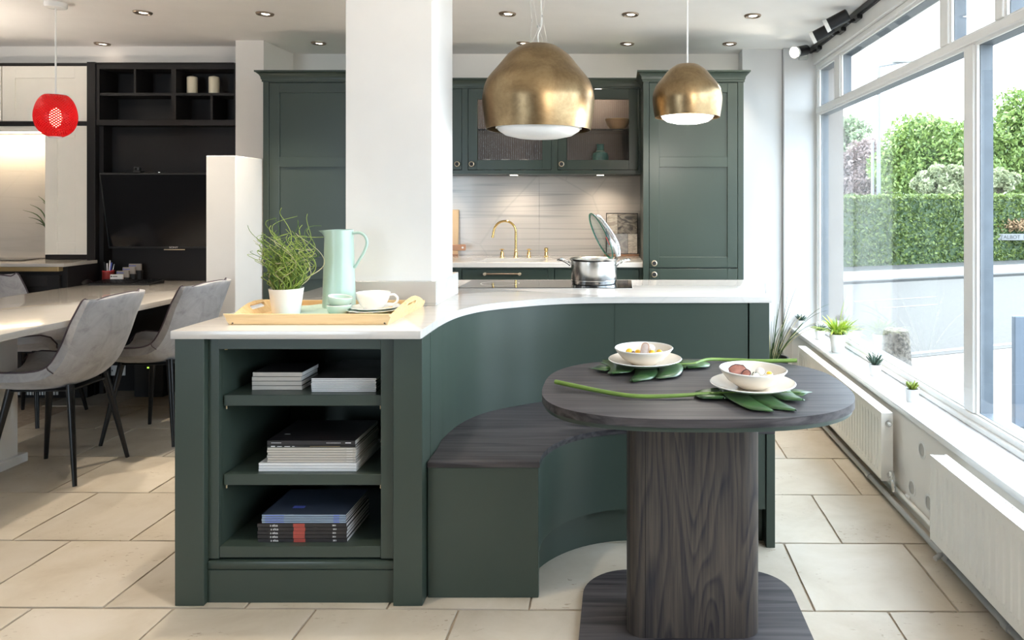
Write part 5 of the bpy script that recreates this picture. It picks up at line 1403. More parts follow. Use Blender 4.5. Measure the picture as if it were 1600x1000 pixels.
# ================================================================== PENDANTS
PY = 3.45; PS = PY / F
def brass_profile(k):
    """outer radius and height above the rim of the large brass shade, scaled by k"""
    P_ = [(0.0, 0.405), (0.073, 0.405), (0.0776, 0.4045), (0.0914, 0.399), (0.145, 0.3606), (0.191, 0.305), (0.2366, 0.250), (0.252, 0.222), (0.261, 0.194), (0.268, 0.150), (0.266, 0.111), (0.259, 0.056), (0.250, 0.0)]
    return [(a * k, b * k) for a, b in P_]
def smooth_prof(P_, k=4): return [(max(0, v.x), v.y) for v in catmull([Vector((a, b, 0)) for a, b in P_], k)]
def brass_pendant(px, zr, k, label, lit, cords):
    x = gx(px, PY); t = thing('brass_pendant', label, 'pendant lamp', (x, PY, zr))
    O = brass_profile(k); S = O[:2] + smooth_prof(O[1:], 4)[1:]
    I = [(max(0, r - 0.004), z - 0.002) for r, z in S][::-1]
    MB().lathe(S + [(S[-1][0] - 0.003, -0.0005)] + I[1:], 72, (x, PY, zr)).build('shade', 'aged_brass', t, 30)
    rd = 0.200 * k
    MB().lathe([(rd * 0.985, 0.03), (rd, 0.012), (rd * 0.97, -0.004), (rd * 0.8, -0.020 * (k + 0.3)), (rd * 0.5, -0.033 * (k + 0.2)), (0, -0.040 * (k + 0.2))], 56, (x, PY, zr)).build('diffuser', 'lamp_glow_soft' if lit else 'white_gloss', t, 50)
    MB().lathe([(rd * 0.985, 0.031), (rd * 1.02, 0.024), (rd * 1.03, 0.006), (rd * 1.0, 0.004)], 56, (x, PY, zr)).build('diffuser_ring', 'frame_white', t)
    top = zr + 0.405 * k
    mb = MB()
    if cords == 1: mb.cyl((x, PY, top - 0.004), (x, PY, CEIL - 0.002), 0.0042, 10)
    else:
        mb.tube(catmull([(x + 0.0, PY, top), (x - 0.005, PY, top + 0.05), (x + 0.012, PY, top + 0.10), (x + 0.012, PY, top + 0.16), (x + 0.004, PY, CEIL - 0.002)], 5), 0.0036, 8)
    mb.build('cord', 'clear_cable' if cords > 1 else 'fabric_white_cord', t)
    if cords > 1:
        for (bx_, by_, mx, mz, tx, ty_) in ((-0.036, -0.03, 0.01, 0.09, 0.03, 0.06), (0.045, -0.03, 0.02, 0.135, 0.055, 0.04), (0.03, 0.05, -0.012, 0.105, -0.052, 0.02), (-0.05, 0.04, -0.038, 0.132, -0.056, -0.04)):
            w = MB().tube([(x + bx_, PY + by_, top - 0.003), (x + mx, PY + by_, top + mz), (x + tx, PY + ty_, CEIL - 0.002)], 0.0008, 5).build('suspension_wire', 'clear_cable', t)
            MB().cyl((x + mx, PY + by_, top + mz - 0.006), (x + mx, PY + by_, top + mz + 0.006), 0.003, 8).build('wire_clamp', 'pipe_grey', w)
    MB().lathe([(0, 0), (0.06 * (1 + (cords > 1)), 0), (0.06 * (1 + (cords > 1)), -0.02), (0, -0.024)], 32, (x, PY, CEIL - 0.0005)).build('ceiling_rose', 'white_gloss', t)
    if lit: lamp('POINT', (x, PY, zr - 0.09), 10, (1.0, 0.93, 0.84), size=0.06)
brass_pendant(842, 1.681, 1.0, 'large aged brass dome pendant with a white diffuser hanging beside the pillar', False, 4)
brass_pendant(1074, 1.741, 0.626, 'small aged brass dome pendant with a lit diffuser in front of the tall cupboard', True, 1)

rx, ry, rz = gx(87, 4.05), 4.05, 1.822
rp = thing('red_pendant', 'round red honeycomb pendant lamp hanging over the white desk', 'pendant lamp', (rx, ry, rz))
prof = [(0.060, 0.118), (0.075, 0.112), (0.100, 0.085), (0.118, 0.045), (0.126, 0.0), (0.121, -0.04), (0.104, -0.075), (0.078, -0.100), (0.052, -0.114), (0.038, -0.118)]
prof = [(r * 0.81, z) for r, z in prof]
MB().lathe(smooth_prof(prof, 4), 56, (rx, ry, rz)).build('shade', 'red_shade', rp, 60)
MB().lathe([(0.028, -0.117), (0.032, -0.117), (0.032, -0.123), (0.028, -0.123)], 28, (rx, ry, rz)).lathe([(0.044, 0.117), (0.049, 0.117), (0.049, 0.121), (0.0, 0.122)], 28, (rx, ry, rz)).build('collar', 'white_gloss', rp)
MB().sphere((rx, ry, rz - 0.01), 0.030, 16, (1, 1, 1.9)).build('bulb', 'bulb_glow', rp, 60)
MB().cyl((rx, ry, rz + 0.12), (rx, ry, CEIL - 0.02), 0.0045, 10).build('cord', 'fabric_white_cord', rp)
MB().lathe([(0, 0), (0.055, 0), (0.055, -0.022), (0.05, -0.028), (0, -0.030)], 32, (rx, ry, CEIL - 0.0005)).build('ceiling_rose', 'white_gloss', rp)

# ================================================================== ALCOVE: DARK SHELVING, TELEVISION, CREAM CUPBOARDS
AY = 4.972; AB = 5.168
ux0, ux1 = -3.634, -2.672
su = thing('wall_shelving', 'dark charcoal pigeonhole shelving high on the alcove wall', 'shelving', ((ux0 + ux1) / 2, 5.07, 1.87))
def az(py): return gz(py, AY)
def ax(px): return gx(px, AY)
MB().box(ux0, ux1, AB - 0.012, AB, az(196), az(100)).build('back_panel', 'charcoal_paint', su)
MB().box(ux0, ux1, AY, AB - 0.012, az(108), az(99), 0.001).build('top_rail', 'charcoal_paint', su)
MB().box(ux0, ux1, AY, AB - 0.012, az(196), az(187), 0.001).build('bottom_rail', 'charcoal_paint', su)
MB().box(ux0, ux0 + 0.022, AY, AB - 0.012, az(187), az(108)).build('side_panel', 'charcoal_paint', su)
MB().box(ux1 - 0.006, ux1, AY, AB - 0.012, az(187), az(108)).build('side_panel', 'charcoal_paint', su)
MB().box(ux0 + 0.022, ux1 - 0.006, AY + 0.004, AB - 0.012, az(149.3), az(145)).build('shelf', 'charcoal_paint', su)
for p0, p1, a, b in ((267, 274.5, 187, 149.3), (267, 274.5, 145, 108), (208.8, 212, 145, 108), (328.3, 332, 187, 149.3)):
    MB().box(ax(p0), ax(p1), AY + 0.003, AB - 0.012, az(a), az(b)).build('divider', 'charcoal_paint', su)
MB().box(ux0, ux1, AY - 0.012, AY + 0.01, az(100), az(98), 0.001).build('top_lip', 'charcoal_paint', su)
for px, lb in ((300.5, 'cream pillar candle in the shelving, further from the wall end'), (334.5, 'cream pillar candle in the shelving, next to the white wall')):
    c = (gx(px, 5.06), 5.06, az(145) + 0.001); t = thing('pillar_candle', lb, 'candle', c, 'pillar candles on the shelving')
    MB().lathe([(0, 0), (0.033, 0), (0.034, 0.003), (0.034, 0.118), (0.031, 0.124), (0.012, 0.130), (0, 0.131)], 28, c).build('wax_body', 'candle_wax', t, 50)
    MB().cyl((c[0], c[1], c[2] + 0.130), (c[0] + 0.001, c[1], c[2] + 0.139), 0.0013, 6).build('wick', 'bark', t)
# tall end panel and dark back boarding
ep = thing('alcove_panelling', 'charcoal back panel and end upright of the desk alcove', 'panelling', (-3.2, 5.1, 0))
MB().box(gx(137, AY), ux0 - 0.001, AY - 0.010, AB, 0.0, az(97), 0.002).build('end_upright', 'charcoal_paint', ep)
MB().box(ux0, ux1, 5.085, AB, 0.0, az(196.3)).build('back_board', 'charcoal_paint', ep)
MB().box(ux0, ux0 + 0.03, 5.0, 5.085, 0.0, az(196.3)).build('side_batten', 'charcoal_paint', ep)

# television tilted forward
tv = thing('television', 'black flat television tilted forward on the dark alcove panel', 'television', (-3.14, 5.03, 1.0))
M = Matrix.Translation((-3.143, 5.062, gz(388, 5.05))) @ Matrix.Rotation(math.radians(10), 4, 'X')
tw, thh = 0.463, 0.535
MB().box(-tw, tw, -0.012, 0.028, 0, thh, 0.003, M=M).build('casing', 'black_plastic', tv)
MB().box(-tw + 0.012, tw - 0.012, -0.0135, -0.0118, 0.016, thh - 0.010, M=M).build('screen', 'screen_black', tv)
MB().box(-tw, tw, -0.0145, -0.0125, 0, 0.0035, M=M).build('bottom_trim', 'black_metal', tv)
MB().box(-0.07, 0.075, -0.016, -0.010, -0.010, -0.004, M=M).build('light_bar', 'pale_brass', tv)
text('lettering', 'SONY', 0.018, 'cover_white', tv, M @ Vector((0.0, -0.0150, 0.009)), (math.radians(100), 0, 0), align='CENTER', squash=1.3)
wc = thing('webcam', 'small black webcam clipped on top of the television', 'webcam', (gx(220, 4.96), 4.97, 1.55))
c = M @ Vector((-0.205, 0.005, thh))
MB().box(c.x - 0.02, c.x + 0.03, c.y - 0.02, c.y + 0.03, c.z + 0.001, c.z + 0.014, 0.003).build('clip', 'black_plastic', wc)
MB().box(c.x - 0.022, c.x + 0.022, c.y - 0.018, c.y + 0.012, c.z + 0.014, c.z + 0.042, 0.006, 2).build('camera_body', 'black_plastic', wc)
MB().cyl((c.x, c.y - 0.018, c.z + 0.028), (c.x, c.y - 0.021, c.z + 0.028), 0.008, 14).build('lens', 'screen_black', wc)
MB().cyl((c.x + 0.15, c.y, c.z + 0.001), (c.x + 0.15, c.y, c.z + 0.006), 0.012, 12).build('receiver', 'chrome', tv)

# cream cupboards
bxr = gx(137, AY) - 0.002
def cream(name, label, x0, x1, z0, z1, depth, pans, st, rail):
    t = thing(name, label, 'cupboard', ((x0 + x1) / 2, AY, z0))
    MB().box(x0, x1, AY + 0.0225, AY + depth, z0, z1).build('carcass', 'charcoal_paint', t)
    panel_door(t, x0 + 0.001, x1 - 0.001, z0 + 0.001, z1 - 0.001, AY, pans, 'cream_paint', rail, 0.022, 0.008, st)
    return t
cream('wall_cupboard', 'cream shaker wall cupboard with a wide flap, behind the red lamp', gx(3, AY), bxr, az(189.5), az(103), AB - AY, [(az(171), az(122))], gx(23, AY) - gx(3, AY), 0.08)
cream('wall_cupboard', 'narrow strip of a further cream wall cupboard at the picture edge', gx(-130, AY), gx(2, AY), az(189.5), az(103), AB - AY, [(az(171), az(122))], 0.08, 0.08)
dresser = cream('dresser_cupboard', 'tall narrow cream shaker cupboard standing on the worktop beside the television', gx(70, AY), bxr, az(398), az(196.5), 0.075, [(az(379), az(215))], gx(89, AY) - gx(70, AY), 0.08)
MB().box(gx(70, AY), bxr, AY + 0.004, AY + 0.07, 0.938, az(398)).build('plinth', 'charcoal_paint', dresser)
fr = thing('cupboard_surround', 'dark charcoal frame strips around the cream cupboards', 'surround', (-4.0, AY, az(196)))
MB().box(gx(-130, AY), bxr, AY - 0.004, AB, az(103) + 0.001, az(98.5), 0.001).build('top_strip', 'charcoal_paint', fr)
MB().box(gx(-130, AY), bxr, AY + 0.002, AB, az(196), az(190), 0.001).build('under_strip', 'charcoal_paint', fr)
hd = thing('extractor_hood', 'built-in lit extractor strip under the cream wall cupboard', 'hood', (gx(30, AY), 5.07, az(205)))
MB().box(gx(-60, AY), gx(69, AY), AY + 0.015, AB - 0.02, az(205), az(196.5), 0.003).build('canopy', 'cream_paint', hd)
MB().box(gx(-40, AY), gx(55, AY), AY + 0.05, AY + 0.09, az(205) - 0.004, az(205)).build('light_strip', 'lamp_glow', hd)
lamp('AREA', (gx(10, 5.05), 5.05, az(207)), 4.5, (1.0, 0.78, 0.5), aim=(0, 0.15, -1), size=(0.7, 0.05))
bs = thing('hob_splashback', 'warm-lit marble splashback under the extractor', 'splashback', (gx(20, 5.16), 5.16, 0.937))
MB().box(gx(-160, AY), gx(75, AY), 5.150, AB, 0.938, az(206)).build('slab', 'quartz_desk', bs)
lc_x1 = -3.612
lw = thing('dresser_worktop', 'pale stone worktop with a gold edge strip below the cream cupboards', 'worktop', (-4.1, 4.9, 0.937))
MB().box(-4.95, lc_x1, 4.655, 4.955, 0.937 - 0.022, 0.937, 0.002).box(-4.95, -3.705, 4.955, 5.149, 0.937 - 0.022, 0.937).build('slab', 'quartz_desk', lw)
MB().box(-4.95, lc_x1 - 0.04, 4.660, 4.70, 0.937 - 0.052, 0.937 - 0.0225, 0.002).build('edge_strip', 'gold_trim', lw)
lb_ = thing('charcoal_cabinet', 'charcoal base cupboard under the gold-edged worktop', 'cupboard', (-4.1, 4.9, 0))
MB().box(-4.95, lc_x1 - 0.012, 4.70, 4.955, 0.12, 0.914).build('carcass', 'charcoal_paint', lb_)
for x0, x1 in ((-4.9, -4.27), (-4.265, lc_x1 - 0.05)): panel_door(lb_, x0, x1, 0.125, 0.86, 4.678, [(0.20, 0.785)], 'charcoal_paint', 0.075, 0.021, 0.008)
MB().box(-4.95, lc_x1 - 0.03, 4.90, 4.95, 0.0, 0.119).build('plinth', 'charcoal_paint', lb_)
gr = MB()
for k in range(16): gr.box(-4.15 + k * 0.02, -4.138 + k * 0.02, 4.893, 4.899, 0.02, 0.05)
gr.build('plinth_grille', 'white_gloss', lb_)
hb2 = thing('induction_hob', 'thin black hob on the worktop under the extractor', 'hob', (-4.3, 4.9, 0.938))
MB().box(-4.62, gx(50, 4.95), 4.86, 5.08, 0.9375, 0.9435, 0.001).build('glass_plate', 'hob_glass', hb2)
MB().box(-4.625, gx(50, 4.95) + 0.005, 4.855, 5.085, 0.9372, 0.9395).build('trim_frame', 'steel', hb2)
# palm behind the narrow cupboard
pl = thing('potted_palm', 'thin-leaved plant peeping out from behind the narrow cream cupboard', 'plant', (gx(84, 5.1), 5.1, 0.938))
c = (gx(86, 5.1), 5.098)
MB().lathe([(0, 0), (0.03, 0), (0.042, 0.08), (0.038, 0.08), (0, 0.07)], 20, (*c, 0.938)).build('pot', 'pot_white', pl)
mb = MB()
for e in ((-0.16, 0.34), (-0.21, 0.30), (-0.17, 0.25), (-0.12, 0.21), (-0.07, 0.36), (-0.1, 0.40)):
    mb.tube(catmull([(c[0], c[1], 1.01), (c[0] + e[0] * 0.45, c[1] - 0.01, 1.0 + e[1] * 0.75), (c[0] + e[0], c[1] - 0.02, 0.98 + e[1])], 5), [0.003, 0.004, 0.004, 0.0045, 0.0045, 0.004, 0.004, 0.003, 0.002, 0.0015, 0.001], 5)
mb.build('fronds', 'leaf_dark', pl)

# ================================================================== DESK AND WHAT STANDS ON IT
DZ = 0.78; dx0, dx1 = -3.607, -2.585
dk = thing('desk', 'white marble-topped desk running out from the alcove', 'desk', (-3.1, 3.9, 0))
MB().prism([(dx0, 2.55), (dx1, 2.55), (dx1, 4.968), (-2.676, 4.968), (-2.676, 5.083), (dx0, 5.083)], DZ - 0.03, DZ, 0.002, 2).build('top', 'quartz_desk', dk)
MB().box(-3.42, -3.075, 2.75, 3.66, 0.045, DZ - 0.0305, 0.002).build('pedestal', 'white_gloss', dk)
MB().box(-3.44, -3.055, 2.72, 3.70, 0.0, 0.045, 0.003).build('pedestal_foot', 'white_gloss', dk)
kb = thing('keyboard', 'black computer keyboard on the desk below the television', 'keyboard', (-3.36, 4.87, DZ))
kx0, kx1, ky0, ky1 = gx(137, 4.79), gx(234, 4.79), 4.79, 4.945
MB().prism([(0, 0), (ky1 - ky0, 0), (ky1 - ky0, 0.022), (0, 0.010)], 0, kx1 - kx0, 0.002, 1, M=Matrix.Translation((kx0, ky0, DZ + 0.0005)) @ Matrix(((0, 0, 1, 0), (1, 0, 0, 0), (0, 1, 0, 0), (0, 0, 0, 1)))).build('keyboard_body', 'black_plastic', kb)
keys = MB()
for r_ in range(6):
    for k in range(20):
        if k in (14,): continue
        x = kx0 + 0.010 + k * (kx1 - kx0 - 0.02) / 20; y = ky0 + 0.012 + r_ * 0.0235; z = DZ + 0.0105 + (y - ky0) * 0.077
        keys.box(x, x + 0.016, y, y + 0.018, z, z + 0.006)
keys.build('keys', 'black_metal', kb, kind='stuff')
ms = thing('computer_mouse', 'black computer mouse beside the keyboard at the cupboard end', 'mouse', (gx(131, 4.86), 4.86, DZ))
c = (gx(131.5, 4.86), 4.87, DZ + 0.0005)
MB().grid(lambda u, v: Vector((c[0] + 0.03 * math.cos(math.pi * v) , c[1] - 0.05 + 0.1 * u, c[2] + 0.034 * math.sin(math.pi * v) * (math.sin(math.pi * (0.08 + 0.86 * u)) ** 0.6))), 14, 12).__class__
mb = MB(); mb.grid(lambda u, v: Vector((c[0] + 0.03 * math.cos(math.pi * v) * math.sin(math.pi * (0.1 + 0.8 * u)) ** 0.3, c[1] - 0.05 + 0.1 * u, c[2] + 0.034 * math.sin(math.pi * v) * (math.sin(math.pi * (0.06 + 0.88 * u)) ** 0.6))), 14, 12)
mb.build('mouse_body', 'black_plastic', ms, 60)
MB().cyl((c[0] - 0.003, c[1] - 0.03, c[2] + 0.030), (c[0] + 0.003, c[1] - 0.03, c[2] + 0.030), 0.006, 12).build('scroll_wheel', 'chrome', ms)
pn = thing('pen_pot', 'dark red pen pot with pens on the desk corner', 'pen pot', (gx(170, 4.99), 4.99, DZ))
c = (gx(169.5, 4.985), 4.985, DZ + 0.0005)
MB().lathe([(0, 0), (0.034, 0), (0.036, 0.003), (0.037, 0.075), (0.034, 0.075), (0.033, 0.006), (0, 0.005)], 24, c).build('pot_body', 'red_plastic', pn)
MB().lathe([(0.0335, 0.074), (0.038, 0.075), (0.038, 0.081), (0.0335, 0.081)], 24, c).build('rim', 'label_red', pn)
for k, (a, l, mm) in enumerate(((-0.2, 0.13, 'cover_white'), (0.18, 0.135, 'ink_blue'), (0.05, 0.15, 'cover_white'), (0.42, 0.125, 'chrome'), (-0.42, 0.14, 'black_plastic'))):
    q = MB().cyl((c[0] + a * 0.03, c[1], c[2] + 0.01), (c[0] + a * 0.03 + math.sin(a * 0.4) * l, c[1] + 0.01, c[2] + l), 0.0045, 8).build('pen', mm, pn)
ch = thing('card_holder', 'stepped black holder with business cards next to the pen pot', 'card holder', (gx(190, 4.95), 4.95, DZ))
for k in range(4):
    x = gx(172, 4.93) + 0.022 * k; y = 4.925 + 0.03 * k; z = DZ + 0.0005 + 0.022 * k
    MB().box(x - 0.004, x + 0.088, y, y + 0.028, DZ + 0.0005, z + 0.012, 0.001).build('tier', 'black_plastic', ch)
    s = MB().box(x, x + 0.084, y + 0.006, y + 0.018, z + 0.0125, z + 0.058).build('business_cards', 'cover_white' if k == 0 else 'cover_grey', ch)
    MB().box(x + 0.004, x + 0.012, y + 0.0052, y + 0.0059, z + 0.040, z + 0.050).box(x + 0.016, x + 0.05, y + 0.0052, y + 0.0059, z + 0.042, z + 0.047).build('card_print', 'ink_blue' if k else 'ink_black', s)
# sockets under the desk
for px, lb in ((184, 'white double wall socket under the desk, behind the chairs'), (277, 'white double wall socket under the desk, next to the island corner')):
    Y = 5.083; x = gx(px, Y); z = gz(578.5, Y)
    t = thing('wall_socket', lb, 'socket', (x, Y, z), 'wall sockets under the desk')
    MB().box(x - 0.06, x + 0.06, Y - 0.010, Y, z - 0.036, z + 0.036, 0.003).build('faceplate', 'white_gloss', t)
    h = MB()
    for s in (-0.032, 0.032): h.box(x + s - 0.003, x + s + 0.003, Y - 0.0108, Y - 0.0095, z - 0.006, z + 0.006).box(x + s - 0.012, x + s - 0.007, Y - 0.0108, Y - 0.0095, z - 0.018, z - 0.014)
    h.build('pin_holes', 'black_plastic', t)
cp = thing('computer_tower', 'dark computer box under the desk with a green power light', 'computer', (gx(240, 4.98), 4.98, 0))
MB().box(gx(217, 4.95), gx(262, 4.95), 4.90, 5.08, 0.004, 0.28, 0.004).build('case', 'black_plastic', cp)
MB().box(gx(230, 4.9), gx(234, 4.9), 4.8985, 4.9005, 0.20, 0.21).build('power_light', 'led_green', cp)

# ================================================================== VELVET CHAIRS
def make_chair(label):
    t = thing('dining_chair', label, 'chair', (0, 0, 0), 'grey velvet chairs round the desk')
    cl = [Vector(p) for p in ((-0.27, 0, 0.462), (-0.255, 0, 0.484), (-0.10, 0, 0.472), (0.06, 0, 0.478), (0.150, 0, 0.520), (0.212, 0, 0.62), (0.262, 0, 0.745), (0.300, 0, 0.852), (0.306, 0, 0.882))]
    line = catmull(cl, 6); m = len(line) - 1
    def fr(u):
        f = u * m; i = min(int(f), m - 1); p = line[i].lerp(line[i + 1], f - i)
        d = (line[min(i + 2, m)] - line[max(i - 1, 0)]).normalized()
        return p, Vector((-d.z, 0, d.x))
    def hw(u):
        w = 0.212 + 0.018 * math.sin(math.pi * min(1, u / 0.6))
        if u > 0.86: w *= 1 - 0.17 * ((u - 0.86) / 0.14) ** 2.2
        if u < 0.10: w *= 1 - 0.10 * ((0.10 - u) / 0.10) ** 2
        return w
    def surf(u, v, off):
        p, nrm = fr(u); s = 2 * v - 1
        wing = 0.072 * min(1, u / 0.15 + 0.55) * (1 - 0.45 * max(0, (u - 0.75) / 0.25))
        if off: wing *= 0.80
        q = p + nrm * (wing * abs(s) ** 2.6 - off * (1 - 0.35 * abs(s) ** 4)) + Vector((0, 1, 0)) * (s * (hw(u) + (0.006 if off else 0)))
        if u > 0.93: q.z -= 0.012 * abs(s) ** 3 * (u - 0.93) / 0.07 * 2
        return q
    b = MB(); nu, nv = 36, 18
    a = b.grid(lambda u, v: surf(u, v, 0.0), nu, nv); o = b.grid(lambda u, v: surf(u, v, 0.045 if u < 0.6 else 0.045 - 0.02 * (u - 0.6) / 0.4), nu, nv)
    for i in range(nu):
        b.bm.faces.new((a[i][0], a[i + 1][0], o[i + 1][0], o[i][0])); b.bm.faces.new((a[i][nv], o[i][nv], o[i + 1][nv], a[i + 1][nv]))
    for j in range(nv):
        b.bm.faces.new((a[0][j], o[0][j], o[0][j + 1], a[0][j + 1])); b.bm.faces.new((a[nu][j], a[nu][j + 1], o[nu][j + 1], o[nu][j]))
    sh = b.build('seat_shell', 'velvet_grey', t, 50)
    edge = [surf(k / 30, 0.0, 0.0) for k in range(31)] + [surf(1.0, k / 14, 0.0) for k in range(1, 15)] + [surf(1 - k / 30, 1.0, 0.0) for k in range(1, 31)]
    MB().tube([e for e in edge], 0.0042, 6).build('piping', 'velvet_piping', sh)
    seam = MB()
    for v in (0.0, 1.0):
        e0 = surf(0.50, v, 0.0); e1 = surf(0.50, v, 0.045)
        seam.tube([e0 + Vector((0, (v - 0.5) * 0.006, 0)), e0.lerp(e1, 0.5) + Vector((-0.004, (v - 0.5) * 0.012, 0)), e1 + Vector((0.004, (v - 0.5) * 0.006, -0.002))], 0.0022, 5)
    seam.build('seam', 'velvet_piping', sh)
    cush = MB(); ch_ = cush.grid(lambda u, v: surf(0.10 + 0.33 * u, 0.14 + 0.72 * v, 0.0) + Vector((0, 0, 0.022 * (math.sin(math.pi * u) * math.sin(math.pi * v)) ** 0.5 + 0.001)), 12, 12)
    cush.build('seat_pad', 'velvet_grey', t, 60)
    for x in (-1, 1):
        for y in (-1, 1):
            MB().tube([(x * 0.135 + 0.0, y * 0.125, 0.452 if x < 0 else 0.462), (x * 0.205, y * 0.195, 0.001)], [0.0175, 0.0095], 14).build('leg', 'black_metal', t)
    MB().box(-0.15, 0.15, -0.14, 0.14, 0.432, 0.440, 0.002).build('under_frame', 'black_metal', t)
    return t
ca = make_chair('grey velvet chair nearest the viewer at the desk, seen from behind')
cb_ = dup(ca, (-2.632, 4.11, 0), math.radians(-2), 'grey velvet chair further along the desk, its back behind the island corner')
cc_ = dup(ca, (-3.64, 4.42, 0), math.radians(180), 'grey velvet chair on the far side of the desk, its back above the top')
ca.location = (-2.772, 3.545, 0); ca.rotation_euler = (0, 0, math.radians(3))

# ================================================================== RADIATORS, PIPES AND BITS ON THE WINDOW WALL
def radiator(label, y0, y1, xf, xb, z0, z1, grille):
    t = thing('radiator', label, 'radiator', ((xf + xb) / 2, y0, z0))
    # pressed front sheet with upright flutes
    n = int((y1 - y0 - 0.06) / 0.04); ys_ = [y0 + 0.03 + (y1 - y0 - 0.06) * k / n for k in range(n + 1)]
    m = MB(); pts = [(y0, 0.0), (y0 + 0.022, 0.0)]
    for a, b in zip(ys_, ys_[1:]):
        w = b - a; pts += [(a + w * 0.08, 0.0), (a + w * 0.2, 0.005), (a + w * 0.5, 0.005), (a + w * 0.62, 0.0), (a + w * 0.95, 0.0)]
    pts += [(y1 - 0.022, 0.0), (y1, 0.0)]
    zz = [z0, z0 + 0.030, z0 + 0.045, z1 - 0.045, z1 - 0.030, z1]
    rows = [[m.bm.verts.new((xf + (p[1] if 2 <= i <= 3 else 0), p[0], z)) for p in pts] for i, z in enumerate(zz)]
    for r0, r1 in zip(rows, rows[1:]):
        for k in range(len(pts) - 1): m.bm.faces.new((r0[k], r0[k + 1], r1[k + 1], r1[k]))
    m.box(xf + 0.006, xf + 0.012, y0, y1, z0, z1)
    m.build('front_sheet', 'radiator_white', t, 25)
    MB().box(xf - 0.001, xb, y0 - 0.001, y0 + 0.0015, z0 - 0.004, z1 + 0.002, 0.0006).build('end_cover', 'radiator_white', t)
    MB().box(xf - 0.001, xb, y1 - 0.0015, y1 + 0.001, z0 - 0.004, z1 + 0.002, 0.0006).build('end_cover', 'radiator_white', t)
    MB().box(xb - 0.012, xb - 0.004, y0 + 0.002, y1 - 0.002, z0, z1 - 0.01).build('rear_sheet', 'radiator_white', t)
    if grille:
        MB().box(xf - 0.001, xf + 0.008, y0, y1, z1, z1 + 0.004).box(xb - 0.008, xb, y0, y1, z1, z1 + 0.004).box(xf + 0.008, xb - 0.008, y0, y0 + 0.02, z1, z1 + 0.004).build('grille_frame', 'radiator_white', t)
        g = MB(); y = y0 + 0.025
        while y < y1 - 0.01: g.box(xf + 0.008, xb - 0.008, y, y + 0.006, z1 - 0.004, z1 + 0.003); y += 0.0125
        g.build('grille_bars', 'radiator_white', t, kind='stuff')
        MB().box(xf + 0.012, xb - 0.013, y0 + 0.01, y1 - 0.01, z1 - 0.02, z1 - 0.012).build('convector', 'pipe_grey', t)
    else: MB().box(xf, xb, y0, y1, z1 - 0.0005, z1 + 0.003, 0.001).build('top_cover', 'radiator_white', t)
    dots = MB()
    for k in range(n): dots.sphere((xf - 0.0004, (ys_[k] + ys_[k + 1]) / 2, z0 + 0.035), 0.006, 8, (0.25, 1, 1))
    dots.build('weld_dimples', 'radiator_white', t, kind='stuff')
    return t
r1 = radiator('white panel radiator further along under the window sill', 3.20, 4.70, 1.166, 1.218, 0.093, 0.390, False)
M = Matrix.Translation((1.198, 3.199, 0.345)) @ Matrix.Rotation(math.radians(90), 4, 'X')
MB().lathe([(0.012, -0.001), (0.0155, 0.003), (0.0155, 0.004), (0.0, 0.0045)], 18, M=M).build('plug', 'chrome', r1)
MB().lathe([(0.0, 0.004), (0.007, 0.004), (0.008, 0.012), (0.0055, 0.018), (0, 0.018)], 14, M=M).build('bleed_valve', 'white_gloss', r1)
vb_ = MB(); vb_.tube(catmull([(1.198, 3.198, 0.118), (1.198, 3.165, 0.118), (1.200, 3.155, 0.105), (1.205, 3.155, 0.06)], 4), 0.0085, 10)
vb_.cyl((1.198, 3.18, 0.118), (1.198, 3.150, 0.118), 0.013, 12).cyl((1.198, 3.160, 0.11), (1.198, 3.160, 0.146), 0.012, 12)
vb_.build('valve', 'chrome', r1)
r2 = radiator('white double radiator nearer the viewer with a slotted top grille', 1.05, 2.63, 1.138, 1.198, 0.098, 0.402, True)
vb_ = MB(); vb_.cyl((1.180, 2.60, 0.092), (1.180, 2.60, 0.03), 0.009, 10).cyl((1.165, 2.60, 0.055), (1.135, 2.585, 0.045), 0.009, 10)
vb_.build('valve', 'pipe_grey', r2)
hp_ = thing('heating_pipe', 'grey heating pipe running along the floor below the radiators', 'pipe', (1.2, 2.8, 0.02))
MB().tube([(1.185, 5.2, 0.030), (1.187, 3.5, 0.030), (1.189, 2.0, 0.030), (1.189, 0.6, 0.030)], 0.0115, 12).build('pipe_run', 'pipe_grey', hp_)
for y in (3.42, 2.20, 1.75): MB().cyl((1.188, y - 0.018, 0.030), (1.188, y + 0.018, 0.030), 0.0155, 12).build('joint', 'pipe_grey', hp_)
hp2 = thing('heating_pipe', 'pale heating pipe against the skirting, behind the grey one', 'pipe', (1.23, 2.8, 0.05))
MB().tube([(1.232, 5.2, 0.052), (1.232, 0.6, 0.052)], 0.010, 12).build('pipe_run', 'radiator_white', hp2)
for y in (4.2, 3.1, 2.0): MB().box(1.236, 1.2499, y - 0.012, y + 0.012, 0.036, 0.068, 0.002).build('clip', 'white_gloss', hp2)
def vent(px, py, label, filled):
    X = 1.2498; Y = X * F / (px - 969); z = gz(py, Y)
    t = thing('air_vent', label, 'vent', (X, Y, z), 'round vents in the window wall')
    M = Matrix.Translation((X, Y, z)) @ Matrix.Rotation(math.radians(-90), 4, 'Y')
    MB().lathe([(0.026, 0.0), (0.036, 0.0), (0.036, 0.002), (0.027, 0.003)], 28, M=M).build('ring', 'frame_white', t)
    MB().lathe([(0, 0.0008), (0.0265, 0.0008), (0.0265, 0.0002), (0, 0.0002)], 24, M=M).build('mesh_disc', 'vent_grey', t)
vent(1441, 703, 'round grey vent highest on the wall between the radiators', True)
vent(1425.5, 762, 'round grey vent lower on the wall, beside the radiator valve', True)
vent(1452, 786, 'round grey vent partly hidden by the nearer radiator', True)
wb = thing('wood_block', 'small yellow wood block wedged behind the end of the nearer radiator', 'block', (1.22, 2.70, 0.10))
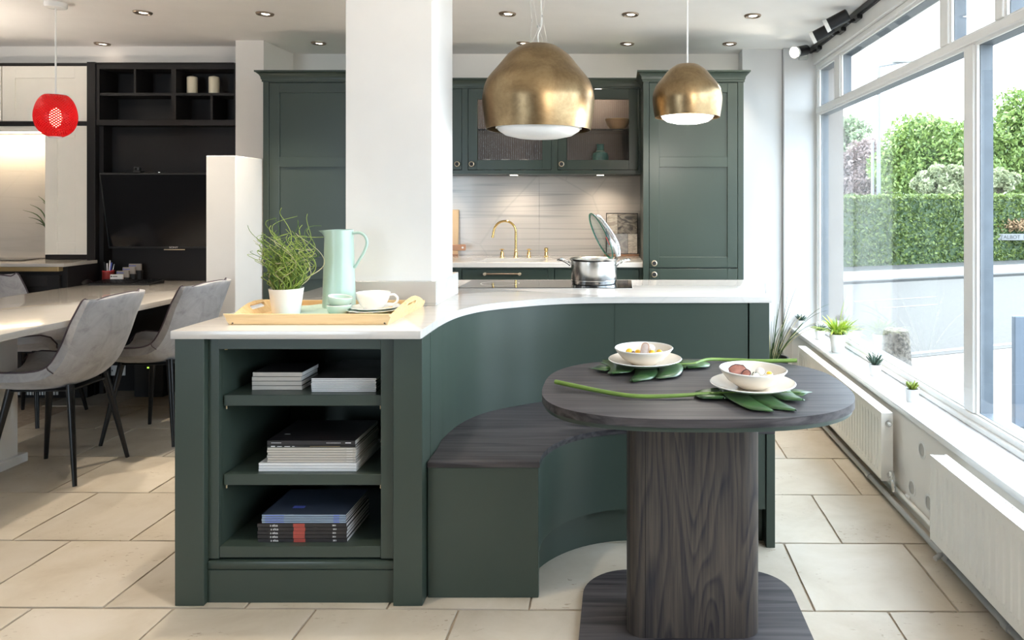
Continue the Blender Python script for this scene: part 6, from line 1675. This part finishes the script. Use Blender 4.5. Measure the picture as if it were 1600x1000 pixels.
MB().box(1.204, 1.249, 2.665, 2.73, 0.105, 0.150, 0.002).build('block_body', 'pine_block', wb)
MB().cyl((1.203, 2.70, 0.128), (1.205, 2.70, 0.128), 0.004, 8).build('screw_head', 'chrome', wb)

# ================================================================== PLANTS ON THE SILL AND BEHIND THE ISLAND
SL = 0.4305
def sill_pot(px, py, rt, h, label, name, cat='plant', xin=None, rb_=0.75):
    Y = (EYE - SL) * F / (py - 318.0); x = gx(px, Y); c = (x, Y + rt * 0.8, SL)
    t = thing(name, label, cat, c)
    MB().lathe([(0, 0), (rt * rb_, 0), (rt * (rb_ + 0.04), 0.002), (rt * 0.97, h - 0.002), (rt, h), (rt * 0.94, h), (rt * 0.88, h - 0.006), (0, h - 0.008)], 32, c).build('pot', 'pot_white', t, 40)
    MB().lathe([(0, h - 0.005), (rt * 0.5, h - 0.004), (rt * 0.9, h - 0.0062)], 20, c).build('soil', 'soil', t)
    return t, Vector((c[0], c[1], c[2] + h))
def spike(mb, base, d, L, w, curve=0.0):
    """one fleshy pointed leaf"""
    d = Vector(d).normalized(); pts = [base + d * L * f + Vector((0, 0, 1)) * curve * L * f * f for f in (0, 0.3, 0.6, 0.85, 1.0)]
    mb.tube(pts, [w * 0.7, w, w * 0.75, w * 0.4, w * 0.05], 6)
def succulent(t, c, n, L, w, m, rise, seed, curve=0.25):
    rnd = random.Random(seed)
    for k in range(n):
        a = k * 2.39996; tilt = rise * (0.35 + 0.9 * k / n)
        mb = MB(); spike(mb, c + Vector((0, 0, -0.004)), (math.cos(a), math.sin(a), tilt), L * rnd.uniform(0.8, 1.1), w, curve); mb.build('leaf', m, t, 60)
t, c = sill_pot(1253, 513, 0.030, 0.055, 'tiny dark succulent in a white pot at the far corner of the sill', 'potted_succulent'); succulent(t, c, 16, 0.052, 0.006, 'leaf_succulent', 0.9, 1)
t, c = sill_pot(1283, 531, 0.034, 0.060, 'small feathery dark plant half hidden behind the big leafy sill plant', 'potted_succulent'); succulent(t, c, 22, 0.075, 0.004, 'leaf_succulent', 1.1, 2, -0.2)
t, c = sill_pot(1312, 552, 0.051, 0.110, 'big leafy lime-green plant in a white pot on the sill', 'potted_grass_plant', rb_=0.66)
rnd = random.Random(6); mb = MB()
for k in range(110):
    a = rnd.uniform(0, 6.28); e = rnd.uniform(0.2, 1.0); L = rnd.uniform(0.09, 0.17)
    b = c + Vector((0.03 * math.cos(a) * rnd.random(), 0.03 * math.sin(a) * rnd.random(), -0.006)); d = Vector((math.cos(a) * e * 1.15, math.sin(a) * e * 1.15, 0.85)); s = Vector((-math.sin(a), math.cos(a), 0))
    for q in range(2):
        w = 0.0055 if q else 0.0016
        P_ = [b + d * L * f - Vector((0, 0, 1)) * e * L * 0.75 * f * f for f in (0, 0.35, 0.7, 1.0)]
        ws = [w * 0.5, w, w * 0.9, w * 0.08]
        r0 = [mb.bm.verts.new(p + s * w_) for p, w_ in zip(P_, ws)]; r1_ = [mb.bm.verts.new(p - s * w_) for p, w_ in zip(P_, ws)]
        for i in range(3): mb.bm.faces.new((r0[i], r0[i + 1], r1_[i + 1], r1_[i]))
        if q: break
        d = Vector((d.x + rnd.uniform(-0.4, 0.4), d.y + rnd.uniform(-0.4, 0.4), d.z)); L *= 1.05
mb.build('foliage', 'leaf_lime', t, 80, 'stuff')
mb = MB()
for k, (dx, h) in enumerate(((0.045, 0.20), (0.06, 0.16), (0.05, 0.24))):
    mb.tube([c, c + Vector((dx * 0.5, 0, h * 0.6)), c + Vector((dx, 0, h))], [0.0016, 0.0013, 0.0006], 5)
mb.build('tall_blades', 'leaf_lime', t)
t, c = sill_pot(1370, 588, 0.0315, 0.057, 'pointed aloe-like succulent in a white pot in the middle of the sill', 'potted_succulent', rb_=0.82); succulent(t, c, 20, 0.060, 0.0058, 'leaf_succulent', 1.3, 3)
t, c = sill_pot(1428.5, 629, 0.030, 0.057, 'rosette succulent with yellow-green leaves nearest on the sill', 'potted_succulent', rb_=0.82); succulent(t, c + Vector((0, 0, 0.004)), 20, 0.036, 0.0075, 'leaf_rosette', 0.8, 4)

# grass in a black pot behind the end of the island
fp = thing('potted_floor_grass', 'arching grass in a black pot on the floor behind the island end', 'plant', (gx(1203, 4.55), 4.55, 0))
c = (gx(1203, 4.55), 4.55)
MB().lathe([(0, 0.001), (0.09, 0.001), (0.115, 0.345), (0.118, 0.352), (0.108, 0.352), (0.105, 0.33), (0, 0.325)], 32, (*c, 0)).build('pot', 'black_plastic', fp)
rnd = random.Random(12); mb = MB(); ms_ = MB()
for k in range(52):
    a = rnd.uniform(0, 6.28); e = rnd.uniform(0.15, 1.0); L = rnd.uniform(0.30, 0.62)
    b = Vector((c[0] + 0.05 * math.cos(a) * rnd.random(), c[1] + 0.05 * math.sin(a) * rnd.random(), 0.33))
    P_ = [b + Vector((math.cos(a) * e * L * 0.75 * f, math.sin(a) * e * L * 0.5 * f, L * f * (1 - 0.55 * e * f))) for f in [i / 8 for i in range(9)]]
    tgt = ms_ if k % 6 == 0 else mb
    tgt.tube(P_, [0.0035 * (1 - 0.8 * i / 8) for i in range(9)], 5)
mb.build('grass_blades', 'leaf_dark', fp, 80, 'stuff'); ms_.build('dry_blades', 'leaf_straw', fp, 80, 'stuff')
MB().lathe([(0, 0.3255), (0.104, 0.330)], 24, (*c, 0)).build('soil', 'soil', fp)
